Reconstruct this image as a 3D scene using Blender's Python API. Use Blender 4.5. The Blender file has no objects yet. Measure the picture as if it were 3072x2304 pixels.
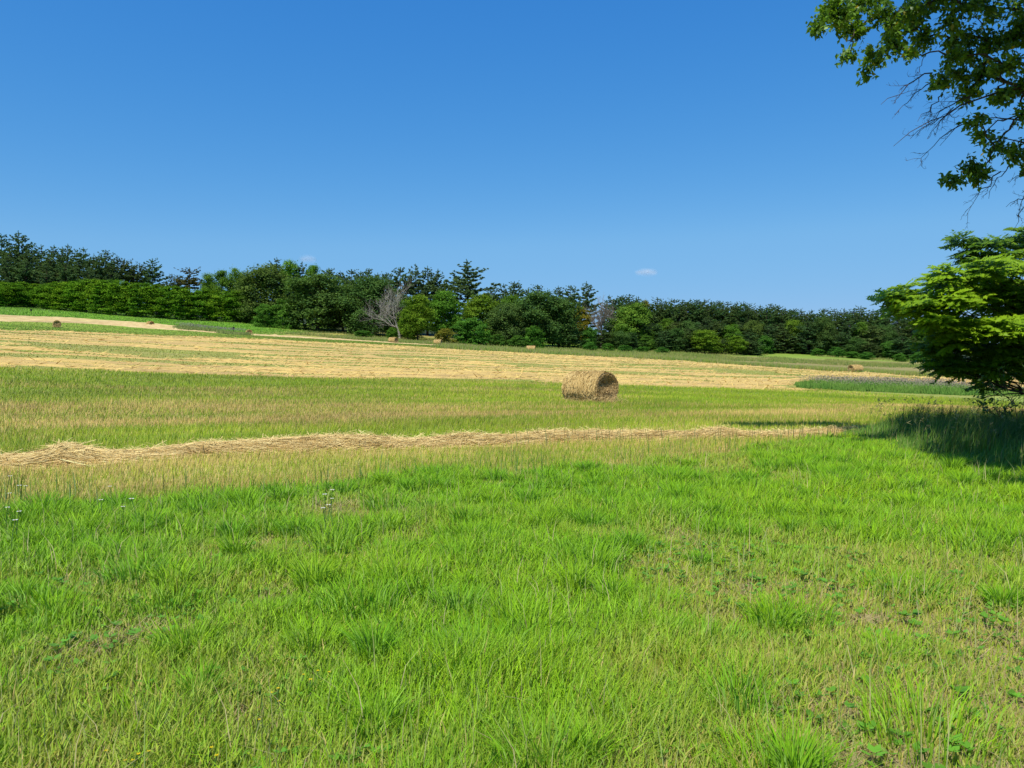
import bpy, math, random
import numpy as np
TREES = [  # kind, X, Y, height, crown radius, name, label, category, group, tint
 ('wp', -188.4, 285, 25.1, 3.7, 'pine_tree', "tall dark pine on the left skyline, first from the photo's left edge", 'tree', 'pines on the skyline behind the hedge row', (0.8, 0.95, 0.9)),
 ('wp', -182.1, 285, 26.6, 4.4, 'pine_tree', 'tallest pine of the left skyline, with a broad spiky top', 'tree', 'pines on the skyline behind the hedge row', (0.95, 1, 0.95)),
 ('wp', -176.9, 285, 22.2, 3.3, 'pine_tree', "tall dark pine on the left skyline, third from the photo's left edge", 'tree', 'pines on the skyline behind the hedge row', (0.8, 0.95, 0.9)),
 ('wp', -173.6, 285, 22.1, 3.0, 'pine_tree', "tall dark pine on the left skyline, fourth from the photo's left edge", 'tree', 'pines on the skyline behind the hedge row', (0.95, 1, 0.95)),
 ('wp', -168.8, 285, 22.4, 3.3, 'pine_tree', "tall dark pine on the left skyline, fifth from the photo's left edge", 'tree', 'pines on the skyline behind the hedge row', (0.8, 0.95, 0.9)),
 ('wp', -163.6, 285, 23.2, 3.7, 'pine_tree', "tall dark pine on the left skyline, sixth from the photo's left edge", 'tree', 'pines on the skyline behind the hedge row', (0.95, 1, 0.95)),
 ('wp', -158.0, 285, 22.5, 3.7, 'pine_tree', "tall dark pine on the left skyline, seventh from the photo's left edge", 'tree', 'pines on the skyline behind the hedge row', (0.8, 0.95, 0.9)),
 ('tp', -149.9, 285, 22.0, 3.3, 'pine_tree', "tall dark pine on the left skyline, eighth from the photo's left edge", 'tree', 'pines on the skyline behind the hedge row', (0.95, 1, 0.95)),
 ('rp', -145.8, 285, 20.0, 3.0, 'pine_tree', 'thin bare-trunked pine on the left skyline, first of four left of the lone pine', 'tree', 'pines on the skyline behind the hedge row', (0.8, 0.95, 0.9)),
 ('rp', -142.9, 285, 19.1, 3.0, 'pine_tree', 'thin bare-trunked pine on the left skyline, second of four left of the lone pine', 'tree', 'pines on the skyline behind the hedge row', (0.95, 1, 0.95)),
 ('rp', -140.3, 285, 17.5, 2.6, 'pine_tree', 'thin bare-trunked pine on the left skyline, third of four left of the lone pine', 'tree', 'pines on the skyline behind the hedge row', (0.8, 0.95, 0.9)),
 ('rp', -137.3, 285, 18.2, 2.6, 'pine_tree', 'thin bare-trunked pine on the left skyline, fourth of four left of the lone pine', 'tree', 'pines on the skyline behind the hedge row', (0.95, 1, 0.95)),
 ('tp', -132.5, 285, 20.2, 3.3, 'pine_tree', 'lone pine at the right end of the left skyline, before the gap', 'tree', 'pines on the skyline behind the hedge row', (0.8, 0.95, 0.9)),
 ('wp', -176.7, 270, 16.9, 3.5, 'pine_tree', 'lower bluish pine just above the hedge row, first from the left', 'tree', 'lower pines above the hedge row', (1, 1.05, 1.05)),
 ('sp', -170.1, 270, 15.3, 3.5, 'pine_tree', 'lower bluish pine just above the hedge row, second from the left', 'tree', 'lower pines above the hedge row', (1, 1.05, 1.05)),
 ('wp', -162.7, 270, 15.4, 3.5, 'pine_tree', 'lower bluish pine just above the hedge row, third from the left', 'tree', 'lower pines above the hedge row', (1, 1.05, 1.05)),
 ('sp', -156.4, 270, 15.6, 3.5, 'pine_tree', 'lower bluish pine just above the hedge row, fourth from the left', 'tree', 'lower pines above the hedge row', (1, 1.05, 1.05)),
 ('wp', -148.0, 270, 14.8, 3.2, 'pine_tree', 'lower bluish pine just above the hedge row, fifth from the left', 'tree', 'lower pines above the hedge row', (1, 1.05, 1.05)),
 ('tp', -180.5, 278, 20.9, 3.2, 'pine_tree', 'dark pine filling the gaps of the left skyline', 'tree', 'filling pines of the left skyline', (0.95, 1, 0.9)),
 ('wp', -174.7, 278, 19.9, 3.2, 'pine_tree', 'dark pine filling the gaps of the left skyline', 'tree', 'filling pines of the left skyline', (0.95, 1, 0.9)),
 ('tp', -166.4, 278, 19.4, 3.2, 'pine_tree', 'dark pine filling the gaps of the left skyline', 'tree', 'filling pines of the left skyline', (0.95, 1, 0.9)),
 ('wp', -162.1, 278, 20.4, 3.2, 'pine_tree', 'dark pine filling the gaps of the left skyline', 'tree', 'filling pines of the left skyline', (0.95, 1, 0.9)),
 ('tp', -156.7, 278, 19.7, 3.2, 'pine_tree', 'dark pine filling the gaps of the left skyline', 'tree', 'filling pines of the left skyline', (0.95, 1, 0.9)),
 ('wp', -150.6, 278, 19.1, 3.2, 'pine_tree', 'dark pine filling the gaps of the left skyline', 'tree', 'filling pines of the left skyline', (0.95, 1, 0.9)),
 ('tp', -148.7, 278, 19.6, 3.2, 'pine_tree', 'dark pine filling the gaps of the left skyline', 'tree', 'filling pines of the left skyline', (0.95, 1, 0.9)),
 ('wp', -144.1, 278, 17.8, 3.2, 'pine_tree', 'dark pine filling the gaps of the left skyline', 'tree', 'filling pines of the left skyline', (0.95, 1, 0.9)),
 ('hd', -154.1, 228.3, 7.8, 2.8, 'hedge_tree', 'bright green layered tree in the tight hedge-like row on the left', 'tree', 'trees of the hedge-like row', (1, 1, 1)),
 ('hd', -155.5, 235.3, 8.0, 2.9, 'hedge_tree', 'bright green layered tree in the tight hedge-like row on the left', 'tree', 'trees of the hedge-like row', (1.1, 1.02, 0.9)),
 ('hd', -155.9, 241.1, 8.1, 3.0, 'hedge_tree', 'hedge row tree at the far left, leftmost one fully inside the photo', 'tree', 'trees of the hedge-like row', (0.9, 0.97, 1.0)),
 ('hd', -156.4, 247.3, 8.1, 3.1, 'hedge_tree', 'bright green layered tree in the tight hedge-like row on the left', 'tree', 'trees of the hedge-like row', (1, 1, 1)),
 ('hd', -156.9, 253.9, 8.1, 3.1, 'hedge_tree', 'bright green layered tree in the tight hedge-like row on the left', 'tree', 'trees of the hedge-like row', (1.1, 1.02, 0.9)),
 ('hd', -146.1, 241.9, 8.3, 3.0, 'hedge_tree', 'bright green layered tree in the tight hedge-like row on the left', 'tree', 'trees of the hedge-like row', (0.9, 0.97, 1.0)),
 ('hd', -141.7, 239.8, 8.9, 3.0, 'hedge_tree', 'bright green layered tree in the tight hedge-like row on the left', 'tree', 'trees of the hedge-like row', (1, 1, 1)),
 ('hd', -137.4, 237.8, 9.4, 2.9, 'hedge_tree', 'bright green layered tree in the tight hedge-like row on the left', 'tree', 'trees of the hedge-like row', (1.1, 1.02, 0.9)),
 ('hd', -133.2, 235.7, 9.9, 2.9, 'hedge_tree', 'bright green layered tree in the tight hedge-like row on the left', 'tree', 'trees of the hedge-like row', (0.9, 0.97, 1.0)),
 ('hd', -129.3, 234.2, 10.3, 2.9, 'hedge_tree', 'bright green layered tree in the tight hedge-like row on the left', 'tree', 'trees of the hedge-like row', (1, 1, 1)),
 ('hd', -125.6, 233.0, 10.7, 2.9, 'hedge_tree', 'bright green layered tree in the tight hedge-like row on the left', 'tree', 'trees of the hedge-like row', (1.1, 1.02, 0.9)),
 ('hd', -121.8, 231.5, 10.8, 2.9, 'hedge_tree', 'bright green layered tree in the tight hedge-like row on the left', 'tree', 'trees of the hedge-like row', (0.9, 0.97, 1.0)),
 ('hd', -118.5, 231.0, 10.8, 2.8, 'hedge_tree', 'bright green layered tree in the tight hedge-like row on the left', 'tree', 'trees of the hedge-like row', (1, 1, 1)),
 ('hd', -116.0, 232.0, 10.8, 2.9, 'hedge_tree', 'bright green layered tree in the tight hedge-like row on the left', 'tree', 'trees of the hedge-like row', (1.1, 1.02, 0.9)),
 ('hd', -113.3, 232.7, 10.7, 2.9, 'hedge_tree', 'bright green layered tree in the tight hedge-like row on the left', 'tree', 'trees of the hedge-like row', (0.9, 0.97, 1.0)),
 ('hd', -110.8, 233.7, 10.6, 2.9, 'hedge_tree', 'bright green layered tree in the tight hedge-like row on the left', 'tree', 'trees of the hedge-like row', (1, 1, 1)),
 ('hd', -108.2, 234.7, 10.6, 2.9, 'hedge_tree', 'bright green layered tree in the tight hedge-like row on the left', 'tree', 'trees of the hedge-like row', (1.1, 1.02, 0.9)),
 ('hd', -105.5, 235.4, 10.5, 2.9, 'hedge_tree', 'bright green layered tree in the tight hedge-like row on the left', 'tree', 'trees of the hedge-like row', (0.9, 0.97, 1.0)),
 ('hd', -103.0, 236.7, 10.4, 2.9, 'hedge_tree', 'bright green layered tree in the tight hedge-like row on the left', 'tree', 'trees of the hedge-like row', (1, 1, 1)),
 ('hd', -100.8, 238.7, 10.3, 2.9, 'hedge_tree', 'bright green layered tree in the tight hedge-like row on the left', 'tree', 'trees of the hedge-like row', (1.1, 1.02, 0.9)),
 ('hd', -98.4, 240.5, 10.2, 3.0, 'hedge_tree', 'bright green layered tree in the tight hedge-like row on the left', 'tree', 'trees of the hedge-like row', (0.9, 0.97, 1.0)),
 ('hd', -95.9, 242.0, 10.1, 3.0, 'hedge_tree', 'bright green layered tree in the tight hedge-like row on the left', 'tree', 'trees of the hedge-like row', (1, 1, 1)),
 ('hd', -93.0, 242.8, 10.1, 3.0, 'hedge_tree', 'bright green layered tree in the tight hedge-like row on the left', 'tree', 'trees of the hedge-like row', (1.1, 1.02, 0.9)),
 ('hd', -90.2, 243.6, 10.1, 3.0, 'hedge_tree', 'bright green layered tree in the tight hedge-like row on the left', 'tree', 'trees of the hedge-like row', (0.9, 0.97, 1.0)),
 ('hd', -87.7, 245.7, 10.1, 3.0, 'hedge_tree', 'bright green layered tree in the tight hedge-like row on the left', 'tree', 'trees of the hedge-like row', (1, 1, 1)),
 ('hd', -85.7, 249.9, 10.1, 3.1, 'hedge_tree', 'last tree at the right end of the hedge-like row', 'tree', 'trees of the hedge-like row', (1.1, 1.02, 0.9)),
 ('rp', -121.3, 276, 14.6, 2.0, 'pine_tree', 'left one of two small dark pines behind the hedge row, right of the sky gap', 'tree', 'trees standing behind the hedge row', None),
 ('rp', -118.6, 276, 14.6, 2.0, 'pine_tree', 'right one of two small dark pines behind the hedge row, right of the sky gap', 'tree', 'trees standing behind the hedge row', None),
 ('rp', -115.1, 276, 17.5, 3.2, 'pine_tree', 'dark brownish pine with a lumpy crown above the hedge row', 'tree', 'trees standing behind the hedge row', (1.15, 0.85, 0.7)),
 ('dl', -108.6, 276, 16.5, 2.7, 'leafy_tree', 'small round green tree above the hedge row, right of the brownish pine', 'tree', 'trees standing behind the hedge row', None),
 ('dl', -103.9, 276, 18.1, 3.6, 'leafy_tree', 'mid green tree above the hedge row, left of a round-headed one', 'tree', 'trees standing behind the hedge row', None),
 ('dl', -98.6, 276, 18.8, 3.2, 'leafy_tree', 'round-headed green tree above the hedge row, beside the big dark oak', 'tree', 'trees standing behind the hedge row', None),
 ('ok', -94.7, 274, 17.0, 2.8, 'leafy_tree', 'dark tree wedged between round-headed tree and big dark oak', 'tree', 'trees standing behind the hedge row', None),
 ('ok', -80.2, 250, 18.9, 8.1, 'oak_tree', 'big dark oak with brown undertones at right end of the hedge row', 'tree', 'dark oaks of the field edge', (1.05, 0.95, 0.85)),
 ('wp', -83.9, 276, 23.0, 3.2, 'pine_tree', 'pine tip showing over the big dark oak', 'tree', None, None),
 ('dl', -78.1, 272, 22.7, 4.2, 'leafy_tree', 'bright green crown rising behind the big dark oak', 'tree', None, (1, 1.1, 0.9)),
 ('wp', -73.8, 272, 21.8, 3.2, 'pine_tree', 'bluish pine between two bright green crowns on the skyline', 'tree', None, None),
 ('dl', -68.9, 268, 21.8, 3.5, 'leafy_tree', 'pointed green crown behind the broadest oak', 'tree', None, (0.95, 1.05, 0.9)),
 ('sp', -61.9, 262, 19.8, 2.7, 'pine_tree', 'pine top in the skyline over the broadest oaks, first of seven from the left', 'tree', 'pine tops over the oaks', None),
 ('wp', -58.2, 262, 19.1, 2.7, 'pine_tree', 'pine top in the skyline over the broadest oaks, second of seven from the left', 'tree', 'pine tops over the oaks', None),
 ('sp', -54.4, 262, 19.7, 2.7, 'pine_tree', 'pine top in the skyline over the broadest oaks, third of seven from the left', 'tree', 'pine tops over the oaks', None),
 ('wp', -51.4, 262, 19.4, 2.7, 'pine_tree', 'pine top in the skyline over the broadest oaks, fourth of seven from the left', 'tree', 'pine tops over the oaks', None),
 ('sp', -48.7, 262, 20.4, 2.7, 'pine_tree', 'pine top in the skyline over the broadest oaks, fifth of seven from the left', 'tree', 'pine tops over the oaks', None),
 ('wp', -45.6, 262, 19.2, 2.7, 'pine_tree', 'pine top in the skyline over the broadest oaks, sixth of seven from the left', 'tree', 'pine tops over the oaks', None),
 ('sp', -42.5, 262, 19.4, 2.7, 'pine_tree', 'pine top in the skyline over the broadest oaks, seventh of seven from the left', 'tree', 'pine tops over the oaks', None),
 ('bu', -86.0, 247, 10.3, 3.8, 'shrub', "olive green bushy tree at the foot of the hedge row's right end", 'shrub', None, (1.2, 1.02, 0.8)),
 ('bu', -74.7, 233, 7.2, 3.9, 'shrub', 'left one of two bright green bushes under the big dark oak', 'shrub', 'bright bushes under the oak', (1, 1.05, 0.9)),
 ('bu', -68.4, 233, 8.6, 4.2, 'shrub', 'right one of two bright green bushes under the big dark oak', 'shrub', 'bright bushes under the oak', (1, 1.08, 0.9)),
 ('ok', -58.7, 233, 17.5, 8.5, 'oak_tree', 'broadest dark green oak, left of the bleached dead tree', 'tree', 'dark oaks of the field edge', (0.95, 1, 0.95)),
 ('ok', -52.2, 238, 14.7, 5.9, 'oak_tree', 'dark oak half hidden between the two broad oaks left of the dead tree', 'tree', 'dark oaks of the field edge', None),
 ('ok', -41.9, 227, 17.5, 6.5, 'oak_tree', 'deep green oak directly left of the bleached dead tree', 'tree', 'dark oaks of the field edge', (0.85, 0.95, 0.95)),
 ('bu', -41.0, 212, 2.1, 2.5, 'shrub', 'small round dark shrub at the foot of the deep green oak', 'shrub', None, (0.85, 1, 0.9)),
 ('sp', -35.5, 246, 20.9, 2.9, 'pine_tree', 'dark pine in the clump above the dead tree, first of four from the left', 'tree', 'pine clump above the dead tree', None),
 ('wp', -30.7, 246, 22.3, 2.9, 'pine_tree', 'dark pine in the clump above the dead tree, second of four from the left', 'tree', 'pine clump above the dead tree', None),
 ('wp', -27.0, 246, 21.9, 2.9, 'pine_tree', 'dark pine in the clump above the dead tree, third of four from the left', 'tree', 'pine clump above the dead tree', None),
 ('wp', -23.6, 246, 21.2, 2.9, 'pine_tree', 'dark pine in the clump above the dead tree, fourth of four from the left', 'tree', 'pine clump above the dead tree', None),
 ('gp', -14.1, 241, 24.7, 7.2, 'pine_tree', 'biggest pine of the tree line, with wide feathery tiers against the sky', 'tree', None, None),
 ('ok', -34.3, 228, 11.2, 5.6, 'leafy_tree', 'dark leafy tree right behind the bleached dead tree', 'tree', 'dark trees at the wood edge', (0.8, 0.95, 0.9)),
 ('bu', -32.8, 210.5, 3.4, 1.6, 'shrub', 'small bright green shrub at the base of the bleached dead tree', 'shrub', None, (1.1, 1.12, 0.8)),
 ('dl', -28.4, 210, 8.6, 2.2, 'leafy_tree', 'slim green tree whose leaves half cover the bleached dead tree', 'tree', None, (1.15, 1.08, 0.8)),
 ('dd', -33.4, 216, 15.9, 6.2, 'dead_tree', 'bleached bare dead tree with forked grey limbs', 'tree', None, None),
 ('dl', -25.8, 211, 13.0, 3.8, 'leafy_tree', 'yellow green tree just right of the bleached dead tree', 'tree', None, (1.2, 1.06, 0.8)),
 ('dl', -19.1, 219, 14.9, 4.8, 'leafy_tree', 'rich green tree in front of the biggest pine', 'tree', None, (0.85, 1.0, 0.95)),
 ('dl', -9.0, 223, 14.0, 5.2, 'leafy_tree', 'olive yellow tree below and right of the biggest pine', 'tree', None, (1.18, 1.03, 0.8)),
 ('dl', -0.3, 228, 14.7, 3.6, 'leafy_tree', 'green crown behind the small dark oak, right of the olive tree', 'tree', None, None),
 ('bu', -10.9, 209, 7.3, 5.4, 'shrub', 'big bright green spreading bush at the field edge below the biggest pine', 'shrub', None, (0.9, 1.05, 0.9)),
 ('by', -18.1, 204.5, 4.1, 3.2, 'shrub', 'pale yellowish thin bush at the field edge behind a hay bale', 'shrub', None, (1.25, 1.05, 0.9)),
 ('ok', -1.4, 214, 11.9, 4.7, 'oak_tree', 'small dark oak with a visible stem right of the spreading bush', 'tree', 'dark oaks of the field edge', (0.95, 0.95, 1)),
 ('sp', -6.0, 256, 16.6, 2.5, 'pine_tree', 'pine top on the skyline right of the biggest pine, first of five', 'tree', 'pine tops right of the biggest pine', None),
 ('wp', -2.7, 256, 18.1, 2.5, 'pine_tree', 'pine top on the skyline right of the biggest pine, second of five', 'tree', 'pine tops right of the biggest pine', None),
 ('sp', 0.8, 256, 18.9, 2.5, 'pine_tree', 'pine top on the skyline right of the biggest pine, third of five', 'tree', 'pine tops right of the biggest pine', None),
 ('wp', 5.5, 256, 17.2, 2.5, 'pine_tree', 'pine top on the skyline right of the biggest pine, fourth of five', 'tree', 'pine tops right of the biggest pine', None),
 ('sp', 8.6, 256, 18.2, 2.5, 'pine_tree', 'pine top on the skyline right of the biggest pine, fifth of five', 'tree', 'pine tops right of the biggest pine', None),
 ('ok', 8.0, 219, 15.9, 6.8, 'oak_tree', 'wide dark oak at the middle of the tree line above a hay bale', 'tree', 'dark oaks of the field edge', (0.85, 0.95, 0.95)),
 ('ok', 13.6, 223, 14.5, 5.8, 'oak_tree', 'rounded dark oak left of the rust coloured tree', 'tree', 'dark oaks of the field edge', (0.9, 0.97, 0.95)),
 ('bu', 1.4, 208, 3.3, 2.4, 'shrub', 'small green bush left of the larger bush under the wide dark oak', 'shrub', None, None),
 ('bu', 6.0, 210, 6.0, 3.0, 'shrub', 'larger light green bush under the wide dark oak', 'shrub', None, (0.95, 1.08, 0.9)),
 ('bu', -3.8, 209, 3.3, 2.2, 'shrub', 'low green bush beside the spreading bush', 'shrub', None, None),
 ('wp', 15.1, 250, 18.1, 2.6, 'pine_tree', 'left one of three pointed pines over the rounded oak', 'tree', 'three pointed pines', None),
 ('sp', 19.5, 250, 18.5, 2.6, 'pine_tree', 'middle one of three pointed pines over the rounded oak', 'tree', 'three pointed pines', None),
 ('wp', 24.2, 250, 20.1, 3.2, 'pine_tree', 'tallest right one of three pointed pines, above the rust coloured tree', 'tree', 'three pointed pines', None),
 ('dl', 21.1, 236, 12.6, 2.8, 'leafy_tree', 'rust brown dying tree left of the grey dead tree', 'tree', None, (1.8, 0.85, 0.8)),
 ('dg', 26.7, 231, 16.3, 4.5, 'dead_tree', 'grey leafless tree with a fan of fine twigs', 'tree', None, None),
 ('dl', 38.0, 240, 14.0, 5.3, 'leafy_tree', 'pale green feathery tree right of the grey leafless tree', 'tree', None, (1.15, 1.1, 1.2)),
 ('wp', 33.0, 262, 16.2, 2.7, 'pine_tree', 'dark pine forming the even skyline of the right-hand wood', 'tree', 'pines of the right-hand wood', (0.8, 0.95, 0.95)),
 ('sp', 37.3, 262, 16.1, 2.7, 'pine_tree', 'dark pine forming the even skyline of the right-hand wood', 'tree', 'pines of the right-hand wood', (0.95, 1, 0.9)),
 ('tp', 39.8, 262, 16.8, 2.7, 'pine_tree', 'dark pine forming the even skyline of the right-hand wood', 'tree', 'pines of the right-hand wood', (0.75, 0.9, 0.9)),
 ('wp', 42.9, 262, 16.2, 2.7, 'pine_tree', 'dark pine forming the even skyline of the right-hand wood', 'tree', 'pines of the right-hand wood', (1.05, 1, 0.85)),
 ('dl', 44.6, 258, 15.5, 2.0, 'leafy_tree', 'rust red crown poking from the skyline of the right-hand wood', 'tree', None, (1.8, 0.85, 0.8)),
 ('tp', 49.3, 262, 16.2, 2.7, 'pine_tree', 'dark pine forming the even skyline of the right-hand wood', 'tree', 'pines of the right-hand wood', (0.95, 1, 0.9)),
 ('wp', 52.1, 262, 15.3, 2.7, 'pine_tree', 'dark pine forming the even skyline of the right-hand wood', 'tree', 'pines of the right-hand wood', (0.75, 0.9, 0.9)),
 ('sp', 55.1, 262, 15.9, 2.7, 'pine_tree', 'dark pine forming the even skyline of the right-hand wood', 'tree', 'pines of the right-hand wood', (1.05, 1, 0.85)),
 ('tp', 57.8, 262, 15.9, 2.7, 'pine_tree', 'dark pine forming the even skyline of the right-hand wood', 'tree', 'pines of the right-hand wood', (0.8, 0.95, 0.95)),
 ('wp', 60.4, 262, 16.3, 2.7, 'pine_tree', 'dark pine forming the even skyline of the right-hand wood', 'tree', 'pines of the right-hand wood', (0.95, 1, 0.9)),
 ('sp', 62.9, 262, 16.1, 2.7, 'pine_tree', 'dark pine forming the even skyline of the right-hand wood', 'tree', 'pines of the right-hand wood', (0.75, 0.9, 0.9)),
 ('tp', 65.3, 262, 16.4, 2.7, 'pine_tree', 'dark pine forming the even skyline of the right-hand wood', 'tree', 'pines of the right-hand wood', (1.05, 1, 0.85)),
 ('wp', 67.7, 262, 16.0, 2.7, 'pine_tree', 'dark pine forming the even skyline of the right-hand wood', 'tree', 'pines of the right-hand wood', (0.8, 0.95, 0.95)),
 ('sp', 70.1, 262, 16.0, 2.7, 'pine_tree', 'dark pine forming the even skyline of the right-hand wood', 'tree', 'pines of the right-hand wood', (0.95, 1, 0.9)),
 ('tp', 73.2, 262, 15.9, 2.7, 'pine_tree', 'dark pine forming the even skyline of the right-hand wood', 'tree', 'pines of the right-hand wood', (0.75, 0.9, 0.9)),
 ('wp', 76.4, 262, 16.1, 2.7, 'pine_tree', 'dark pine forming the even skyline of the right-hand wood', 'tree', 'pines of the right-hand wood', (1.05, 1, 0.85)),
 ('sp', 78.6, 262, 15.8, 2.7, 'pine_tree', 'dark pine forming the even skyline of the right-hand wood', 'tree', 'pines of the right-hand wood', (0.8, 0.95, 0.95)),
 ('tp', 80.8, 262, 15.6, 2.7, 'pine_tree', 'dark pine forming the even skyline of the right-hand wood', 'tree', 'pines of the right-hand wood', (0.95, 1, 0.9)),
 ('wp', 84.4, 262, 15.4, 2.7, 'pine_tree', 'dark pine forming the even skyline of the right-hand wood', 'tree', 'pines of the right-hand wood', (0.75, 0.9, 0.9)),
 ('sp', 87.6, 262, 15.8, 2.7, 'pine_tree', 'dark pine forming the even skyline of the right-hand wood', 'tree', 'pines of the right-hand wood', (1.05, 1, 0.85)),
 ('tp', 90.2, 262, 15.3, 2.7, 'pine_tree', 'dark pine forming the even skyline of the right-hand wood', 'tree', 'pines of the right-hand wood', (0.8, 0.95, 0.95)),
 ('wp', 92.9, 262, 14.9, 2.7, 'pine_tree', 'dark pine forming the even skyline of the right-hand wood', 'tree', 'pines of the right-hand wood', (0.95, 1, 0.9)),
 ('sp', 95.6, 262, 14.5, 2.7, 'pine_tree', 'dark pine forming the even skyline of the right-hand wood', 'tree', 'pines of the right-hand wood', (0.75, 0.9, 0.9)),
 ('tp', 98.0, 262, 14.5, 2.7, 'pine_tree', 'dark pine forming the even skyline of the right-hand wood', 'tree', 'pines of the right-hand wood', (1.05, 1, 0.85)),
 ('wp', 101.7, 262, 14.5, 2.7, 'pine_tree', 'dark pine forming the even skyline of the right-hand wood', 'tree', 'pines of the right-hand wood', (0.8, 0.95, 0.95)),
 ('sp', 105.8, 262, 15.0, 2.7, 'pine_tree', 'dark pine forming the even skyline of the right-hand wood', 'tree', 'pines of the right-hand wood', (0.95, 1, 0.9)),
 ('tp', 109.5, 262, 15.1, 2.7, 'pine_tree', 'dark pine forming the even skyline of the right-hand wood', 'tree', 'pines of the right-hand wood', (0.75, 0.9, 0.9)),
 ('wp', 112.8, 262, 15.4, 2.7, 'pine_tree', 'dark pine forming the even skyline of the right-hand wood', 'tree', 'pines of the right-hand wood', (1.05, 1, 0.85)),
 ('sp', 115.7, 262, 15.4, 2.7, 'pine_tree', 'dark pine forming the even skyline of the right-hand wood', 'tree', 'pines of the right-hand wood', (0.8, 0.95, 0.95)),
 ('tp', 118.4, 262, 16.4, 2.7, 'pine_tree', "pine with the highest tip near the right end of the wood's skyline", 'tree', 'pines of the right-hand wood', (0.95, 1, 0.9)),
 ('wp', 122.4, 262, 15.2, 2.7, 'pine_tree', 'dark pine forming the even skyline of the right-hand wood', 'tree', 'pines of the right-hand wood', (0.75, 0.9, 0.9)),
 ('sp', 125.8, 262, 15.7, 2.7, 'pine_tree', 'dark pine forming the even skyline of the right-hand wood', 'tree', 'pines of the right-hand wood', (1.05, 1, 0.85)),
 ('tp', 129.0, 262, 15.3, 2.7, 'pine_tree', 'dark pine forming the even skyline of the right-hand wood', 'tree', 'pines of the right-hand wood', (0.8, 0.95, 0.95)),
 ('wp', 132.4, 262, 15.1, 2.7, 'pine_tree', 'dark pine forming the even skyline of the right-hand wood', 'tree', 'pines of the right-hand wood', (0.95, 1, 0.9)),
 ('sp', 136.1, 262, 14.9, 2.7, 'pine_tree', 'dark pine forming the even skyline of the right-hand wood', 'tree', 'pines of the right-hand wood', (0.75, 0.9, 0.9)),
 ('tp', 139.8, 262, 14.3, 2.7, 'pine_tree', 'dark pine forming the even skyline of the right-hand wood', 'tree', 'pines of the right-hand wood', (1.05, 1, 0.85)),
 ('wp', 143.9, 262, 14.1, 2.7, 'pine_tree', 'dark pine forming the even skyline of the right-hand wood', 'tree', 'pines of the right-hand wood', (0.8, 0.95, 0.95)),
 ('sp', 148.4, 262, 13.6, 2.7, 'pine_tree', 'dark pine forming the even skyline of the right-hand wood', 'tree', 'pines of the right-hand wood', (0.95, 1, 0.9)),
 ('sp', 34.2, 252, 15.1, 2.9, 'pine_tree', 'dark pine forming the even skyline of the right-hand wood', 'tree', 'pines of the right-hand wood', (0.8, 0.95, 0.85)),
 ('wp', 37.4, 252, 14.9, 2.9, 'pine_tree', 'dark pine forming the even skyline of the right-hand wood', 'tree', 'pines of the right-hand wood', (1.0, 1, 0.85)),
 ('tp', 40.1, 252, 14.4, 2.9, 'pine_tree', 'dark pine forming the even skyline of the right-hand wood', 'tree', 'pines of the right-hand wood', (0.85, 0.9, 0.8)),
 ('sp', 42.7, 252, 14.5, 2.9, 'pine_tree', 'dark pine forming the even skyline of the right-hand wood', 'tree', 'pines of the right-hand wood', (0.8, 0.95, 0.85)),
 ('wp', 45.8, 252, 14.2, 2.9, 'pine_tree', 'dark pine forming the even skyline of the right-hand wood', 'tree', 'pines of the right-hand wood', (1.0, 1, 0.85)),
 ('tp', 49.1, 252, 14.3, 2.9, 'pine_tree', 'dark pine forming the even skyline of the right-hand wood', 'tree', 'pines of the right-hand wood', (0.85, 0.9, 0.8)),
 ('sp', 51.9, 252, 14.0, 2.9, 'pine_tree', 'dark pine forming the even skyline of the right-hand wood', 'tree', 'pines of the right-hand wood', (0.8, 0.95, 0.85)),
 ('wp', 54.7, 252, 14.1, 2.9, 'pine_tree', 'dark pine forming the even skyline of the right-hand wood', 'tree', 'pines of the right-hand wood', (1.0, 1, 0.85)),
 ('tp', 57.2, 252, 14.8, 2.9, 'pine_tree', 'dark pine forming the even skyline of the right-hand wood', 'tree', 'pines of the right-hand wood', (0.85, 0.9, 0.8)),
 ('sp', 59.6, 252, 14.5, 2.9, 'pine_tree', 'dark pine forming the even skyline of the right-hand wood', 'tree', 'pines of the right-hand wood', (0.8, 0.95, 0.85)),
 ('wp', 62.0, 252, 15.1, 2.9, 'pine_tree', 'dark pine forming the even skyline of the right-hand wood', 'tree', 'pines of the right-hand wood', (1.0, 1, 0.85)),
 ('tp', 64.3, 252, 14.5, 2.9, 'pine_tree', 'dark pine forming the even skyline of the right-hand wood', 'tree', 'pines of the right-hand wood', (0.85, 0.9, 0.8)),
 ('sp', 66.6, 252, 14.1, 2.9, 'pine_tree', 'dark pine forming the even skyline of the right-hand wood', 'tree', 'pines of the right-hand wood', (0.8, 0.95, 0.85)),
 ('wp', 69.2, 252, 14.6, 2.9, 'pine_tree', 'dark pine forming the even skyline of the right-hand wood', 'tree', 'pines of the right-hand wood', (1.0, 1, 0.85)),
 ('tp', 72.3, 252, 14.3, 2.9, 'pine_tree', 'dark pine forming the even skyline of the right-hand wood', 'tree', 'pines of the right-hand wood', (0.85, 0.9, 0.8)),
 ('sp', 74.9, 252, 14.7, 2.9, 'pine_tree', 'dark pine forming the even skyline of the right-hand wood', 'tree', 'pines of the right-hand wood', (0.8, 0.95, 0.85)),
 ('wp', 77.0, 252, 14.1, 2.9, 'pine_tree', 'dark pine forming the even skyline of the right-hand wood', 'tree', 'pines of the right-hand wood', (1.0, 1, 0.85)),
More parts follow.
